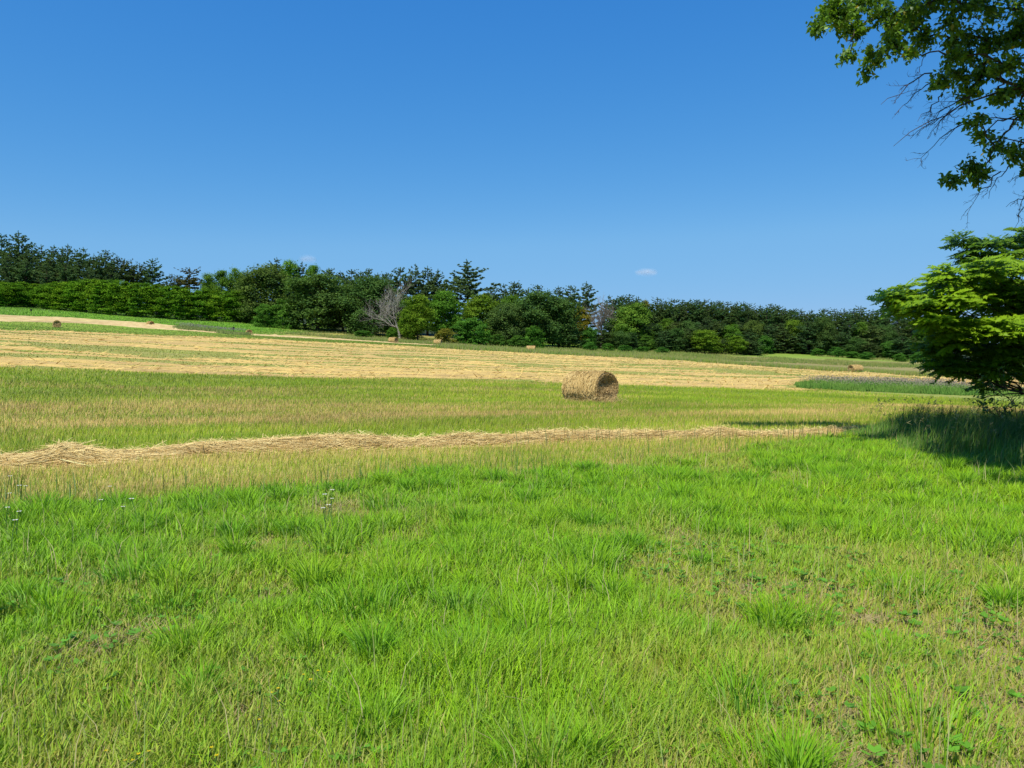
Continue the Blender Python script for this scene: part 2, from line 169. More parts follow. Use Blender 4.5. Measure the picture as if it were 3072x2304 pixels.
 ('tp', 79.8, 252, 13.5, 2.9, 'pine_tree', 'dark pine forming the even skyline of the right-hand wood', 'tree', 'pines of the right-hand wood', (0.85, 0.9, 0.8)),
 ('sp', 83.0, 252, 14.2, 2.9, 'pine_tree', 'dark pine forming the even skyline of the right-hand wood', 'tree', 'pines of the right-hand wood', (0.8, 0.95, 0.85)),
 ('wp', 85.8, 252, 13.7, 2.9, 'pine_tree', 'dark pine forming the even skyline of the right-hand wood', 'tree', 'pines of the right-hand wood', (1.0, 1, 0.85)),
 ('tp', 88.4, 252, 13.8, 2.9, 'pine_tree', 'dark pine forming the even skyline of the right-hand wood', 'tree', 'pines of the right-hand wood', (0.85, 0.9, 0.8)),
 ('sp', 91.0, 252, 13.1, 2.9, 'pine_tree', 'dark pine forming the even skyline of the right-hand wood', 'tree', 'pines of the right-hand wood', (0.8, 0.95, 0.85)),
 ('wp', 93.4, 252, 12.7, 2.9, 'pine_tree', 'dark pine forming the even skyline of the right-hand wood', 'tree', 'pines of the right-hand wood', (1.0, 1, 0.85)),
 ('tp', 96.4, 252, 13.2, 2.9, 'pine_tree', 'dark pine forming the even skyline of the right-hand wood', 'tree', 'pines of the right-hand wood', (0.85, 0.9, 0.8)),
 ('sp', 100.1, 252, 13.0, 2.9, 'pine_tree', 'dark pine forming the even skyline of the right-hand wood', 'tree', 'pines of the right-hand wood', (0.8, 0.95, 0.85)),
 ('wp', 103.8, 252, 14.0, 2.9, 'pine_tree', 'dark pine forming the even skyline of the right-hand wood', 'tree', 'pines of the right-hand wood', (1.0, 1, 0.85)),
 ('tp', 107.2, 252, 13.8, 2.9, 'pine_tree', 'dark pine forming the even skyline of the right-hand wood', 'tree', 'pines of the right-hand wood', (0.85, 0.9, 0.8)),
 ('sp', 110.2, 252, 13.5, 2.9, 'pine_tree', 'dark pine forming the even skyline of the right-hand wood', 'tree', 'pines of the right-hand wood', (0.8, 0.95, 0.85)),
 ('wp', 112.9, 252, 14.2, 2.9, 'pine_tree', 'dark pine forming the even skyline of the right-hand wood', 'tree', 'pines of the right-hand wood', (1.0, 1, 0.85)),
 ('tp', 116.1, 252, 13.5, 2.9, 'pine_tree', 'dark pine forming the even skyline of the right-hand wood', 'tree', 'pines of the right-hand wood', (0.85, 0.9, 0.8)),
 ('sp', 119.7, 252, 14.3, 2.9, 'pine_tree', 'dark pine forming the even skyline of the right-hand wood', 'tree', 'pines of the right-hand wood', (0.8, 0.95, 0.85)),
 ('wp', 122.8, 252, 13.8, 2.9, 'pine_tree', 'dark pine forming the even skyline of the right-hand wood', 'tree', 'pines of the right-hand wood', (1.0, 1, 0.85)),
 ('tp', 126.0, 252, 13.2, 2.9, 'pine_tree', 'dark pine forming the even skyline of the right-hand wood', 'tree', 'pines of the right-hand wood', (0.85, 0.9, 0.8)),
 ('sp', 129.4, 252, 13.6, 2.9, 'pine_tree', 'dark pine forming the even skyline of the right-hand wood', 'tree', 'pines of the right-hand wood', (0.8, 0.95, 0.85)),
 ('wp', 133.0, 252, 12.7, 2.9, 'pine_tree', 'dark pine forming the even skyline of the right-hand wood', 'tree', 'pines of the right-hand wood', (1.0, 1, 0.85)),
 ('tp', 136.8, 252, 13.1, 2.9, 'pine_tree', 'dark pine forming the even skyline of the right-hand wood', 'tree', 'pines of the right-hand wood', (0.85, 0.9, 0.8)),
 ('sp', 140.9, 252, 12.2, 2.9, 'pine_tree', 'dark pine forming the even skyline of the right-hand wood', 'tree', 'pines of the right-hand wood', (0.8, 0.95, 0.85)),
 ('sp', 32.3, 244.1, 8.3, 3.0, 'mixed_tree', 'dark tree in the middle depth of the right-hand wood', 'tree', 'middle trees of the right-hand wood', (0.85, 0.95, 0.95)),
 ('ok', 34.8, 243.1, 10.0, 3.0, 'mixed_tree', 'dark tree in the middle depth of the right-hand wood', 'tree', 'middle trees of the right-hand wood', (0.9, 0.9, 0.9)),
 ('wp', 38.5, 240.4, 9.7, 3.0, 'mixed_tree', 'dark tree in the middle depth of the right-hand wood', 'tree', 'middle trees of the right-hand wood', (1.1, 0.98, 0.85)),
 ('sp', 44.0, 241.9, 8.0, 3.0, 'mixed_tree', 'dark tree in the middle depth of the right-hand wood', 'tree', 'middle trees of the right-hand wood', (0.85, 0.95, 0.95)),
 ('dl', 49.7, 247.2, 9.8, 3.0, 'mixed_tree', 'dark tree in the middle depth of the right-hand wood', 'tree', 'middle trees of the right-hand wood', (0.9, 0.9, 0.9)),
 ('sp', 52.1, 243.9, 8.6, 3.0, 'mixed_tree', 'dark tree in the middle depth of the right-hand wood', 'tree', 'middle trees of the right-hand wood', (1.1, 0.98, 0.85)),
 ('ok', 55.7, 244.4, 9.1, 3.0, 'mixed_tree', 'dark tree in the middle depth of the right-hand wood', 'tree', 'middle trees of the right-hand wood', (0.85, 0.95, 0.95)),
 ('wp', 60.4, 240.5, 10.6, 3.0, 'mixed_tree', 'dark tree in the middle depth of the right-hand wood', 'tree', 'middle trees of the right-hand wood', (0.9, 0.9, 0.9)),
 ('sp', 64.8, 241.8, 9.4, 3.0, 'mixed_tree', 'dark tree in the middle depth of the right-hand wood', 'tree', 'middle trees of the right-hand wood', (1.1, 0.98, 0.85)),
 ('dl', 68.4, 240.1, 8.8, 3.0, 'mixed_tree', 'dark tree in the middle depth of the right-hand wood', 'tree', 'middle trees of the right-hand wood', (0.85, 0.95, 0.95)),
 ('sp', 71.9, 244.0, 9.3, 3.0, 'mixed_tree', 'dark tree in the middle depth of the right-hand wood', 'tree', 'middle trees of the right-hand wood', (0.9, 0.9, 0.9)),
 ('ok', 76.0, 242.6, 10.2, 3.0, 'mixed_tree', 'dark tree in the middle depth of the right-hand wood', 'tree', 'middle trees of the right-hand wood', (1.1, 0.98, 0.85)),
 ('wp', 79.8, 241.2, 9.1, 3.0, 'mixed_tree', 'dark tree in the middle depth of the right-hand wood', 'tree', 'middle trees of the right-hand wood', (0.85, 0.95, 0.95)),
 ('sp', 86.0, 246.4, 9.4, 3.0, 'mixed_tree', 'dark tree in the middle depth of the right-hand wood', 'tree', 'middle trees of the right-hand wood', (0.9, 0.9, 0.9)),
 ('dl', 89.9, 246.4, 11.0, 3.0, 'mixed_tree', 'dark tree in the middle depth of the right-hand wood', 'tree', 'middle trees of the right-hand wood', (1.1, 0.98, 0.85)),
 ('sp', 92.7, 241.9, 10.2, 3.0, 'mixed_tree', 'dark tree in the middle depth of the right-hand wood', 'tree', 'middle trees of the right-hand wood', (0.85, 0.95, 0.95)),
 ('ok', 97.1, 240.7, 11.8, 3.0, 'mixed_tree', 'dark tree in the middle depth of the right-hand wood', 'tree', 'middle trees of the right-hand wood', (0.9, 0.9, 0.9)),
 ('wp', 103.0, 247.6, 9.3, 3.1, 'mixed_tree', 'dark tree in the middle depth of the right-hand wood', 'tree', 'middle trees of the right-hand wood', (1.1, 0.98, 0.85)),
 ('sp', 106.9, 244.4, 10.8, 3.0, 'mixed_tree', 'dark tree in the middle depth of the right-hand wood', 'tree', 'middle trees of the right-hand wood', (0.85, 0.95, 0.95)),
 ('dl', 111.0, 245.4, 11.3, 3.0, 'mixed_tree', 'dark tree in the middle depth of the right-hand wood', 'tree', 'middle trees of the right-hand wood', (0.9, 0.9, 0.9)),
 ('sp', 113.0, 241.8, 9.9, 3.0, 'mixed_tree', 'dark tree in the middle depth of the right-hand wood', 'tree', 'middle trees of the right-hand wood', (1.1, 0.98, 0.85)),
 ('ok', 118.2, 245.5, 10.1, 3.0, 'mixed_tree', 'dark tree in the middle depth of the right-hand wood', 'tree', 'middle trees of the right-hand wood', (0.85, 0.95, 0.95)),
 ('wp', 123.3, 246.4, 10.3, 3.0, 'mixed_tree', 'dark tree in the middle depth of the right-hand wood', 'tree', 'middle trees of the right-hand wood', (0.9, 0.9, 0.9)),
 ('sp', 127.5, 246.4, 11.7, 3.0, 'mixed_tree', 'dark tree in the middle depth of the right-hand wood', 'tree', 'middle trees of the right-hand wood', (1.1, 0.98, 0.85)),
 ('dl', 131.4, 244.9, 11.2, 3.0, 'mixed_tree', 'dark tree in the middle depth of the right-hand wood', 'tree', 'middle trees of the right-hand wood', (0.85, 0.95, 0.95)),
 ('sp', 136.6, 245.8, 9.5, 3.0, 'mixed_tree', 'dark tree in the middle depth of the right-hand wood', 'tree', 'middle trees of the right-hand wood', (0.9, 0.9, 0.9)),
 ('sp', 16.6, 220.4, 6.5, 2.6, 'edge_tree', 'low dark tree along the foot of the right-hand wood', 'tree', 'low trees at the foot of the wood', (0.9, 1, 1)),
 ('bu', 22.3, 222.3, 6.3, 2.6, 'edge_tree', 'low dark tree along the foot of the right-hand wood', 'tree', 'low trees at the foot of the wood', (0.8, 0.95, 0.9)),
 ('sp', 26.3, 223.9, 5.5, 2.6, 'edge_tree', 'low dark tree along the foot of the right-hand wood', 'tree', 'low trees at the foot of the wood', (1, 0.95, 0.85)),
 ('ok', 31.5, 225.3, 5.8, 2.6, 'edge_tree', 'low dark tree along the foot of the right-hand wood', 'tree', 'low trees at the foot of the wood', (0.9, 1, 1)),
 ('sp', 35.2, 226.7, 5.3, 2.7, 'edge_tree', 'low dark tree along the foot of the right-hand wood', 'tree', 'low trees at the foot of the wood', (0.8, 0.95, 0.9)),
 ('bu', 39.7, 227.4, 4.5, 2.7, 'edge_tree', 'low dark tree along the foot of the right-hand wood', 'tree', 'low trees at the foot of the wood', (1, 0.95, 0.85)),
 ('sp', 45.1, 227.4, 6.2, 2.7, 'edge_tree', 'low dark tree along the foot of the right-hand wood', 'tree', 'low trees at the foot of the wood', (0.9, 1, 1)),
 ('ok', 48.5, 227.7, 7.0, 2.7, 'edge_tree', 'low dark tree along the foot of the right-hand wood', 'tree', 'low trees at the foot of the wood', (0.8, 0.95, 0.9)),
 ('sp', 52.6, 227.4, 7.1, 2.7, 'edge_tree', 'low dark tree along the foot of the right-hand wood', 'tree', 'low trees at the foot of the wood', (1, 0.95, 0.85)),
 ('sp', 71.4, 231.0, 6.8, 2.7, 'edge_tree', 'low dark tree along the foot of the right-hand wood', 'tree', 'low trees at the foot of the wood', (0.9, 1, 1)),
 ('bu', 77.8, 237.2, 5.8, 2.8, 'edge_tree', 'low dark tree along the foot of the right-hand wood', 'tree', 'low trees at the foot of the wood', (0.8, 0.95, 0.9)),
 ('sp', 85.8, 243.0, 7.2, 2.8, 'edge_tree', 'low dark tree along the foot of the right-hand wood', 'tree', 'low trees at the foot of the wood', (1, 0.95, 0.85)),
 ('ok', 92.0, 248.4, 5.5, 2.9, 'edge_tree', 'low dark tree along the foot of the right-hand wood', 'tree', 'low trees at the foot of the wood', (0.9, 1, 1)),
 ('sp', 96.1, 246.8, 5.8, 2.9, 'edge_tree', 'low dark tree along the foot of the right-hand wood', 'tree', 'low trees at the foot of the wood', (0.8, 0.95, 0.9)),
 ('bu', 98.7, 243.2, 6.4, 2.8, 'edge_tree', 'low dark tree along the foot of the right-hand wood', 'tree', 'low trees at the foot of the wood', (1, 0.95, 0.85)),
 ('sp', 102.3, 239.6, 7.1, 2.8, 'edge_tree', 'low dark tree along the foot of the right-hand wood', 'tree', 'low trees at the foot of the wood', (0.9, 1, 1)),
 ('ok', 105.0, 236.1, 5.8, 2.8, 'edge_tree', 'low dark tree along the foot of the right-hand wood', 'tree', 'low trees at the foot of the wood', (0.8, 0.95, 0.9)),
 ('sp', 108.4, 232.9, 4.6, 2.7, 'edge_tree', 'low dark tree along the foot of the right-hand wood', 'tree', 'low trees at the foot of the wood', (1, 0.95, 0.85)),
 ('bu', 113.4, 231.2, 5.5, 2.7, 'edge_tree', 'low dark tree along the foot of the right-hand wood', 'tree', 'low trees at the foot of the wood', (0.9, 1, 1)),
 ('sp', 116.2, 229.5, 6.9, 2.7, 'edge_tree', 'low dark tree along the foot of the right-hand wood', 'tree', 'low trees at the foot of the wood', (0.8, 0.95, 0.9)),
 ('ok', 120.6, 228.8, 5.7, 2.7, 'edge_tree', 'low dark tree along the foot of the right-hand wood', 'tree', 'low trees at the foot of the wood', (1, 0.95, 0.85)),
 ('sp', 124.4, 228.6, 6.7, 2.7, 'edge_tree', 'low dark tree along the foot of the right-hand wood', 'tree', 'low trees at the foot of the wood', (0.9, 1, 1)),
 ('dl', 55.9, 224, 7.2, 3.8, 'leafy_tree', 'larger left one of two yellow green trees at the foot of the wood', 'tree', 'yellow green pair', (1.18, 1.06, 0.8)),
 ('dl', 65.5, 225, 5.8, 2.6, 'leafy_tree', 'smaller right one of two yellow green trees at the foot of the wood', 'tree', 'yellow green pair', (1.18, 1.08, 0.8)),
 ('sp', 61.9, 227, 4.1, 2.7, 'edge_tree', 'small spruce beside the yellow green pair, second from the left', 'tree', 'spruces beside the yellow green pair', None),
 ('sp', 52.5, 227, 3.5, 2.4, 'edge_tree', 'small spruce beside the yellow green pair, first from the left', 'tree', 'spruces beside the yellow green pair', None),
 ('sp', 69.6, 227, 4.5, 2.4, 'edge_tree', 'small spruce beside the yellow green pair, third from the left', 'tree', 'spruces beside the yellow green pair', None),
 ('bu', 21.4, 211.7, 2.4, 1.9, 'shrub', 'low green shrub where the right-hand wood meets the grass', 'shrub', "shrubs at the wood's foot", (0.8, 1, 0.95)),
 ('bu', 26.6, 213.5, 2.3, 1.9, 'shrub', 'low green shrub where the right-hand wood meets the grass', 'shrub', "shrubs at the wood's foot", (0.9, 1.05, 0.9)),
 ('bu', 31.6, 215.3, 1.9, 2.0, 'shrub', 'low green shrub where the right-hand wood meets the grass', 'shrub', "shrubs at the wood's foot", (0.8, 1, 0.95)),
 ('bu', 36.8, 216.5, 1.8, 2.0, 'shrub', 'low green shrub where the right-hand wood meets the grass', 'shrub', "shrubs at the wood's foot", (0.9, 1.05, 0.9)),
 ('bu', 42.3, 217.0, 1.8, 2.0, 'shrub', 'low green shrub where the right-hand wood meets the grass', 'shrub', "shrubs at the wood's foot", (0.8, 1, 0.95)),
 ('bu', 93.4, 235.7, 2.4, 2.1, 'shrub', 'low green shrub where the right-hand wood meets the grass', 'shrub', "shrubs at the wood's foot", (0.9, 1.05, 0.9)),
 ('bu', 97.4, 231.4, 3.1, 2.1, 'shrub', 'low green shrub where the right-hand wood meets the grass', 'shrub', "shrubs at the wood's foot", (0.8, 1, 0.95)),
 ('bu', 100.5, 227.7, 2.2, 2.1, 'shrub', 'low green shrub where the right-hand wood meets the grass', 'shrub', "shrubs at the wood's foot", (0.9, 1.05, 0.9)),
 ('bu', 103.2, 224.5, 2.2, 2.0, 'shrub', 'low green shrub where the right-hand wood meets the grass', 'shrub', "shrubs at the wood's foot", (0.8, 1, 0.95)),
 ('bu', 111.0, 220.2, 2.4, 2.0, 'shrub', 'low green shrub where the right-hand wood meets the grass', 'shrub', "shrubs at the wood's foot", (0.9, 1.05, 0.9)),
 ('bu', 115.7, 219.5, 2.9, 2.0, 'shrub', 'low green shrub where the right-hand wood meets the grass', 'shrub', "shrubs at the wood's foot", (0.8, 1, 0.95)),
]
WHITE = [(-5.81, 8.8, 0.32), (-5.29, 8.01, 0.32), (-5.16, 8.08, 0.32), (-5.07, 8.01, 0.32), (-5.02, 7.64, 0.32), (-4.34, 6.7, 0.32), (-4.59, 6.94, 0.32), (-4.14, 6.32, 0.32), (-4.21, 8.08, 0.32), (-3.9, 7.3, 0.32), (-3.56, 7.01, 0.32), (-3.59, 7.36, 0.32), (-1.86, 7.88, 0.32), (-1.86, 7.64, 0.32), (-1.78, 7.36, 0.32), (-1.62, 6.99, 0.32), (-1.68, 6.94, 0.32)]
YELLOW = [(-0.87, 3.77, 0.1), (-0.96, 3.74, 0.1), (-1.03, 3.7, 0.1), (-0.96, 3.62, 0.1), (-1.12, 3.53, 0.1), (-1.09, 3.52, 0.1), (-1.09, 3.24, 0.1), (-1.6, 3.02, 0.1), (-1.46, 2.96, 0.1), (-1.43, 2.94, 0.1), (-1.44, 2.92, 0.1), (-1.49, 2.92, 0.1), (-1.16, 2.95, 0.1), (-1.01, 3.48, 0.1), (-1.21, 3.01, 0.1)]
R = np.random.default_rng(11)
random.seed(4)
scn = bpy.context.scene
COL = scn.collection
PI = math.pi

# ------------------------------------------------------------------ terrain
def ss(a, b, x):
    t = np.clip((x - a) / (b - a), 0, 1)
    return t * t * (3 - 2 * t)

def H(x, y):
    """height of the ground: flat yard, then a field that climbs to the left and to the wood"""
    x = np.asarray(x, float); y = np.asarray(y, float)
    d = np.hypot(x, y); q = np.minimum(d, 260)
    far = 0.00033 * np.maximum(0, q - 150) ** 2 + 0.035 * np.maximum(0, np.minimum(d, 420) - 260)
    X = np.clip(x, -320, 320); Y = np.clip(y, -50, 420)
    return -0.0555 * X * ss(5, 70, d) + 0.0258 * Y * ss(25, 110, d) + far

TH = math.radians(24.5)                      # direction the field was worked in
CT, ST = math.cos(TH), math.sin(TH)
def row_s(x, y): return x * CT + y * ST
def row_t(x, y): return -x * ST + y * CT
def from_st(s, t): return s * CT - t * ST, s * ST + t * CT

# ------------------------------------------------------------------ noise
def _h(ix, iy, seed):
    n = (ix.astype(np.int64) * 374761393 + iy.astype(np.int64) * 668265263 + seed * 974711) & 0x7fffffff
    n = ((n ^ (n >> 13)) * 1274126177) & 0x7fffffff
    n = n ^ (n >> 16)
    return (n & 0xffff) / 65535.0
def vnoise(x, y, seed=0):
    x = np.asarray(x, float); y = np.asarray(y, float)
    ix = np.floor(x); iy = np.floor(y); fx = x - ix; fy = y - iy
    fx = fx * fx * (3 - 2 * fx); fy = fy * fy * (3 - 2 * fy)
    a = _h(ix, iy, seed); b = _h(ix + 1, iy, seed); c = _h(ix, iy + 1, seed); d = _h(ix + 1, iy + 1, seed)
    return (a * (1 - fx) + b * fx) * (1 - fy) + (c * (1 - fx) + d * fx) * fy
def fbm(x, y, seed=0, o=3):
    s = 0; a = 1; t = 0
    for k in range(o):
        s = s + a * vnoise(np.asarray(x) * 2 ** k, np.asarray(y) * 2 ** k, seed + k * 7); t += a; a *= .55
    return s / t

def mix(a, b, t):
    a = np.asarray(a, float); b = np.asarray(b, float); t = np.asarray(t, float)
    if t.ndim and a.ndim <= 1 or t.ndim: t = t[..., None]
    return a * (1 - t) + b * t

# ------------------------------------------------------------------ mesh helpers
def make_mesh(name, V, tris=None, quads=None, col=None, smooth=False):
    me = bpy.data.meshes.new(name)
    V = np.asarray(V, np.float32).reshape(-1, 3)
    me.vertices.add(len(V)); me.vertices.foreach_set('co', V.ravel())
    nt = 0 if tris is None else len(tris); nq = 0 if quads is None else len(quads)
    idx = []
    if nt: idx.append(np.asarray(tris, np.int32).ravel())
    if nq: idx.append(np.asarray(quads, np.int32).ravel())
    idx = np.concatenate(idx)
    me.loops.add(len(idx)); me.loops.foreach_set('vertex_index', idx)
    me.polygons.add(nt + nq)
    st = np.concatenate([np.arange(nt) * 3, nt * 3 + np.arange(nq) * 4]).astype(np.int32)
    me.polygons.foreach_set('loop_start', st)
    me.polygons.foreach_set('use_smooth', np.full(nt + nq, bool(smooth)))
    if col is not None:
        c = np.ones((len(V), 4), np.float32); c[:, :3] = np.clip(col, 0, 1)
        at = me.color_attributes.new('Col', 'FLOAT_COLOR', 'POINT')
        at.data.foreach_set('color', c.ravel())
    me.update(calc_edges=True)
    return me

class MB:
    """collects vertices, triangles, quads and vertex colours into one mesh"""
    def __init__(s): s.v = []; s.t = []; s.q = []; s.c = []; s.n = 0
    def add(s, V, T=None, Q=None, C=(1, 1, 1)):
        V = np.asarray(V, float).reshape(-1, 3)
        if T is not None and len(T): s.t.append(np.asarray(T) + s.n)
        if Q is not None and len(Q): s.q.append(np.asarray(Q) + s.n)
        C = np.asarray(C, float)
        if C.ndim == 1: C = np.repeat(C[None], len(V), 0)
        s.v.append(V); s.c.append(C); s.n += len(V)
    def tube(s, P, rad, sides=6, C=(1, 1, 1), cap=True):
        P = np.asarray(P, float); n = len(P); rad = np.asarray(rad, float) * np.ones(n)
        T = np.gradient(P, axis=0); T /= np.linalg.norm(T, axis=1)[:, None] + 1e-9
        ref = np.array([0, 0, 1.]) if abs(T[0][2]) < .8 else np.array([1., 0, 0])
        A = np.cross(T, ref); A /= np.linalg.norm(A, axis=1)[:, None] + 1e-9
        B = np.cross(T, A)
        a = np.arange(sides) / sides * 2 * PI
        V = P[:, None] + rad[:, None, None] * (A[:, None] * np.cos(a)[None, :, None] + B[:, None] * np.sin(a)[None, :, None])
        q = []
        i = np.arange(sides); j = (i + 1) % sides
        for k in range(n - 1):
            q.append(np.stack([k * sides + i, k * sides + j, (k + 1) * sides + j, (k + 1) * sides + i], 1))
        s.add(V.reshape(-1, 3), None, np.concatenate(q), C)
    def mesh(s, name, smooth=False):
        return make_mesh(name, np.concatenate(s.v), np.concatenate(s.t) if s.t else None,
                         np.concatenate(s.q) if s.q else None, np.concatenate(s.c), smooth)

def tag(o, label=None, cat=None, group=None, kind=None):
    if label: o['label'] = label
    if cat: o['category'] = cat
    if group: o['group'] = group
    if kind: o['kind'] = kind
    return o
def obj(name, me, mat=None, parent=None, loc=(0, 0, 0)):
    o = bpy.data.objects.new(name, me); COL.objects.link(o)
    if mat and not me.materials: me.materials.append(mat)
    o.location = loc
    if parent: o.parent = parent
    return o
def empty(name, loc=(0, 0, 0), rz=0):
    o = bpy.data.objects.new(name, None); COL.objects.link(o)
    o.empty_display_size = .3; o.location = loc; o.rotation_euler = (0, 0, rz)
    return o

def unit(v): return v / (np.linalg.norm(v, axis=-1, keepdims=True) + 1e-9)

def cards(C, N, L, Wd, rng, axis=None):
    """rhombic leaves: centre C, normal N, length L, width Wd; axis = preferred long direction"""
    n = len(C); N = unit(N)
    if axis is None: axis = rng.normal(size=(n, 3))
    A = axis - N * np.sum(axis * N, 1)[:, None]; A = unit(A); B = np.cross(N, A)
    L = np.asarray(L)[..., None] * np.ones((n, 1)) * .5; Wd = np.asarray(Wd)[..., None] * np.ones((n, 1)) * .5
    V = np.stack([C - A * L, C + B * Wd - A * L * .1, C + A * L, C - B * Wd - A * L * .1], 1)
    Q = np.arange(n * 4).reshape(n, 4)
    return V.reshape(-1, 3), Q

# ------------------------------------------------------------------ materials
def nodes(name):
    m = bpy.data.materials.new(name); m.use_nodes = True
    nt = m.node_tree; nt.nodes.clear()
    out = nt.nodes.new('ShaderNodeOutputMaterial')
    return m, nt, out
def N(nt, t, **k):
    n = nt.nodes.new(t)
    for a, b in k.items():
        if a.startswith('i_'): n.inputs[a[2:].replace('_', ' ')].default_value = b
        else: setattr(n, a, b)
    return n
def mulcol(nt, a, b, fac=1.0):
    m = nt.nodes.new('ShaderNodeMix'); m.data_type = 'RGBA'; m.blend_type = 'MULTIPLY'
    m.inputs[0].default_value = fac
    nt.links.new(a, m.inputs[6]); nt.links.new(b, m.inputs[7])
    return m.outputs[2]

def leaf_material(name, trans=.3, tint=(1.25, 1.15, .5), rough=.55, spec=.25, objcol=False, gloss=False, up=0.0):
    """vertex colour x (object colour) on a diffuse + translucent leaf"""
    m, nt, out = nodes(name)
    at = N(nt, 'ShaderNodeAttribute', attribute_name='Col')
    col = at.outputs['Color']
    if objcol:
        oi = N(nt, 'ShaderNodeObjectInfo')
        col = mulcol(nt, col, oi.outputs['Color'])
    if gloss:
        d = N(nt, 'ShaderNodeBsdfPrincipled'); d.inputs['Roughness'].default_value = rough
        d.inputs['Specular IOR Level'].default_value = spec
        nt.links.new(col, d.inputs['Base Color'])
    else:
        d = N(nt, 'ShaderNodeBsdfDiffuse'); nt.links.new(col, d.inputs['Color'])
    if up > 0:      # blades bend and cup, so they catch light from above more than a flat card does
        ge = N(nt, 'ShaderNodeNewGeometry')
        va = N(nt, 'ShaderNodeVectorMath', operation='ADD'); va.inputs[1].default_value = (0, 0, up)
        vn = N(nt, 'ShaderNodeVectorMath', operation='NORMALIZE')
        nt.links.new(ge.outputs['Normal'], va.inputs[0]); nt.links.new(va.outputs[0], vn.inputs[0]); nt.links.new(vn.outputs[0], d.inputs['Normal'])
    if trans > 0:
        rgb = N(nt, 'ShaderNodeRGB'); rgb.outputs[0].default_value = (*[min(1, t) for t in tint], 1)
        tc = mulcol(nt, col, rgb.outputs[0])
        tr = N(nt, 'ShaderNodeBsdfTranslucent'); nt.links.new(tc, tr.inputs['Color'])
        mx = N(nt, 'ShaderNodeMixShader'); mx.inputs[0].default_value = trans
        nt.links.new(d.outputs[0], mx.inputs[1]); nt.links.new(tr.outputs[0], mx.inputs[2])
        nt.links.new(mx.outputs[0], out.inputs[0])
    else:
        nt.links.new(d.outputs[0], out.inputs[0])
    return m

def rough_material(name, scale=8.0, stretch=(1, 1, 1), lo=.6, hi=1.3, bump=.3, rough=.9, rot=0.0, objcol=False):
    """vertex colour broken up by noise, with bump: bark, straw, soil"""
    m, nt, out = nodes(name)
    at = N(nt, 'ShaderNodeAttribute', attribute_name='Col')
    tc = N(nt, 'ShaderNodeTexCoord'); mp = N(nt, 'ShaderNodeMapping')
    mp.inputs['Scale'].default_value = stretch; mp.inputs['Rotation'].default_value = (0, 0, rot)
    nt.links.new(tc.outputs['Object'], mp.inputs[0])
    nz = N(nt, 'ShaderNodeTexNoise'); nz.inputs['Scale'].default_value = scale
    nz.inputs['Detail'].default_value = 6; nz.inputs['Roughness'].default_value = .65
    nt.links.new(mp.outputs[0], nz.inputs['Vector'])
    rp = N(nt, 'ShaderNodeMapRange'); rp.inputs['From Min'].default_value = .3; rp.inputs['From Max'].default_value = .7
    rp.inputs['To Min'].default_value = lo; rp.inputs['To Max'].default_value = hi
    nt.links.new(nz.outputs['Fac'], rp.inputs[0])
    cb = N(nt, 'ShaderNodeCombineColor')
    for i in range(3): nt.links.new(rp.outputs[0], cb.inputs[i])
    col = mulcol(nt, at.outputs['Color'], cb.outputs[0])
    bs = N(nt, 'ShaderNodeBsdfPrincipled'); bs.inputs['Roughness'].default_value = rough
    bs.inputs['Specular IOR Level'].default_value = .15
    nt.links.new(col, bs.inputs['Base Color'])
    bp = N(nt, 'ShaderNodeBump'); bp.inputs['Strength'].default_value = bump; bp.inputs['Distance'].default_value = .05
    nt.links.new(nz.outputs['Fac'], bp.inputs['Height']); nt.links.new(bp.outputs[0], bs.inputs['Normal'])
    nt.links.new(bs.outputs[0], out.inputs[0])
    return m

M_far = leaf_material('far foliage', trans=.34, objcol=True)
M_grass = leaf_material('grass blades', trans=.34, tint=(1.0, 1.0, .35), rough=.5, spec=.25, gloss=True, up=.85)
M_dry = leaf_material('dry grass', trans=.2, tint=(1, .9, .6), up=.8)
M_wind = leaf_material('windrow straw', trans=.2, tint=(1, .9, .6), up=1.25)
M_feather = leaf_material('feathery leaves', trans=.45, tint=(1.0, 1.0, .25), rough=.5, spec=.3, gloss=True, up=.55)
M_leaf = leaf_material('tree leaves', trans=.4, tint=(1.0, 1.0, .3), rough=.42, spec=.4, gloss=True)
M_bark = rough_material('bark', 6, (1, 1, .25), .55, 1.35, .5)
M_straw = rough_material('straw', 30, (1, 1, 1), .65, 1.3, .5)
M_ground = rough_material('field soil and stubble', 1.6, (.35, 2.2, 1), .72, 1.28, .35, rot=-TH)
M_petal = leaf_material('petals', trans=.2, tint=(1, 1, 1))

# ------------------------------------------------------------------ field zones
HAY_TOP = np.array([(-140, 60), (-61.5, 92.7), (-60.5, 128), (-51, 148.7), (-35, 158), (-17, 168), (3, 166.5), (18, 165.7), (39, 172), (52, 160), (62, 146), (86, 143), (94, 142), (160, 138)], float)
TANB = np.array([(-200, 150), (-107, 161.6), (-102, 181), (-84, 181), (-62, 180.4), (-41, 186), (-28, 187.5), (-18.5, 190)], float)
TANT = np.array([(-200, 180), (-125, 188.4), (-116, 204), (-97.6, 209), (-67, 189.5), (-52, 189.7), (-42.5, 190), (-28.7, 191), (-18.5, 192)], float)
def yline(P, x): return np.interp(x, P[:, 0], P[:, 1])
# hay far edge in row coordinates, left of x=-61 it follows the bearing of the slope
def hay_far(x, y):
    lim = yline(HAY_TOP, x)
    return y < lim
def zones(x, y):
    t = row_t(x, y)
    nz = (fbm(x * .12, y * .12, 3) - .5)
    fgt = np.interp(x, [-12, -5.5, -3.3, -1.2, 0, 1.8, 3.7, 6.5, 8.7, 14], [9.8, 9.8, 9.7, 10.4, 9.9, 10.2, 10.9, 12.4, 13.3, 15]) + nz * 1.6
    return t, fgt

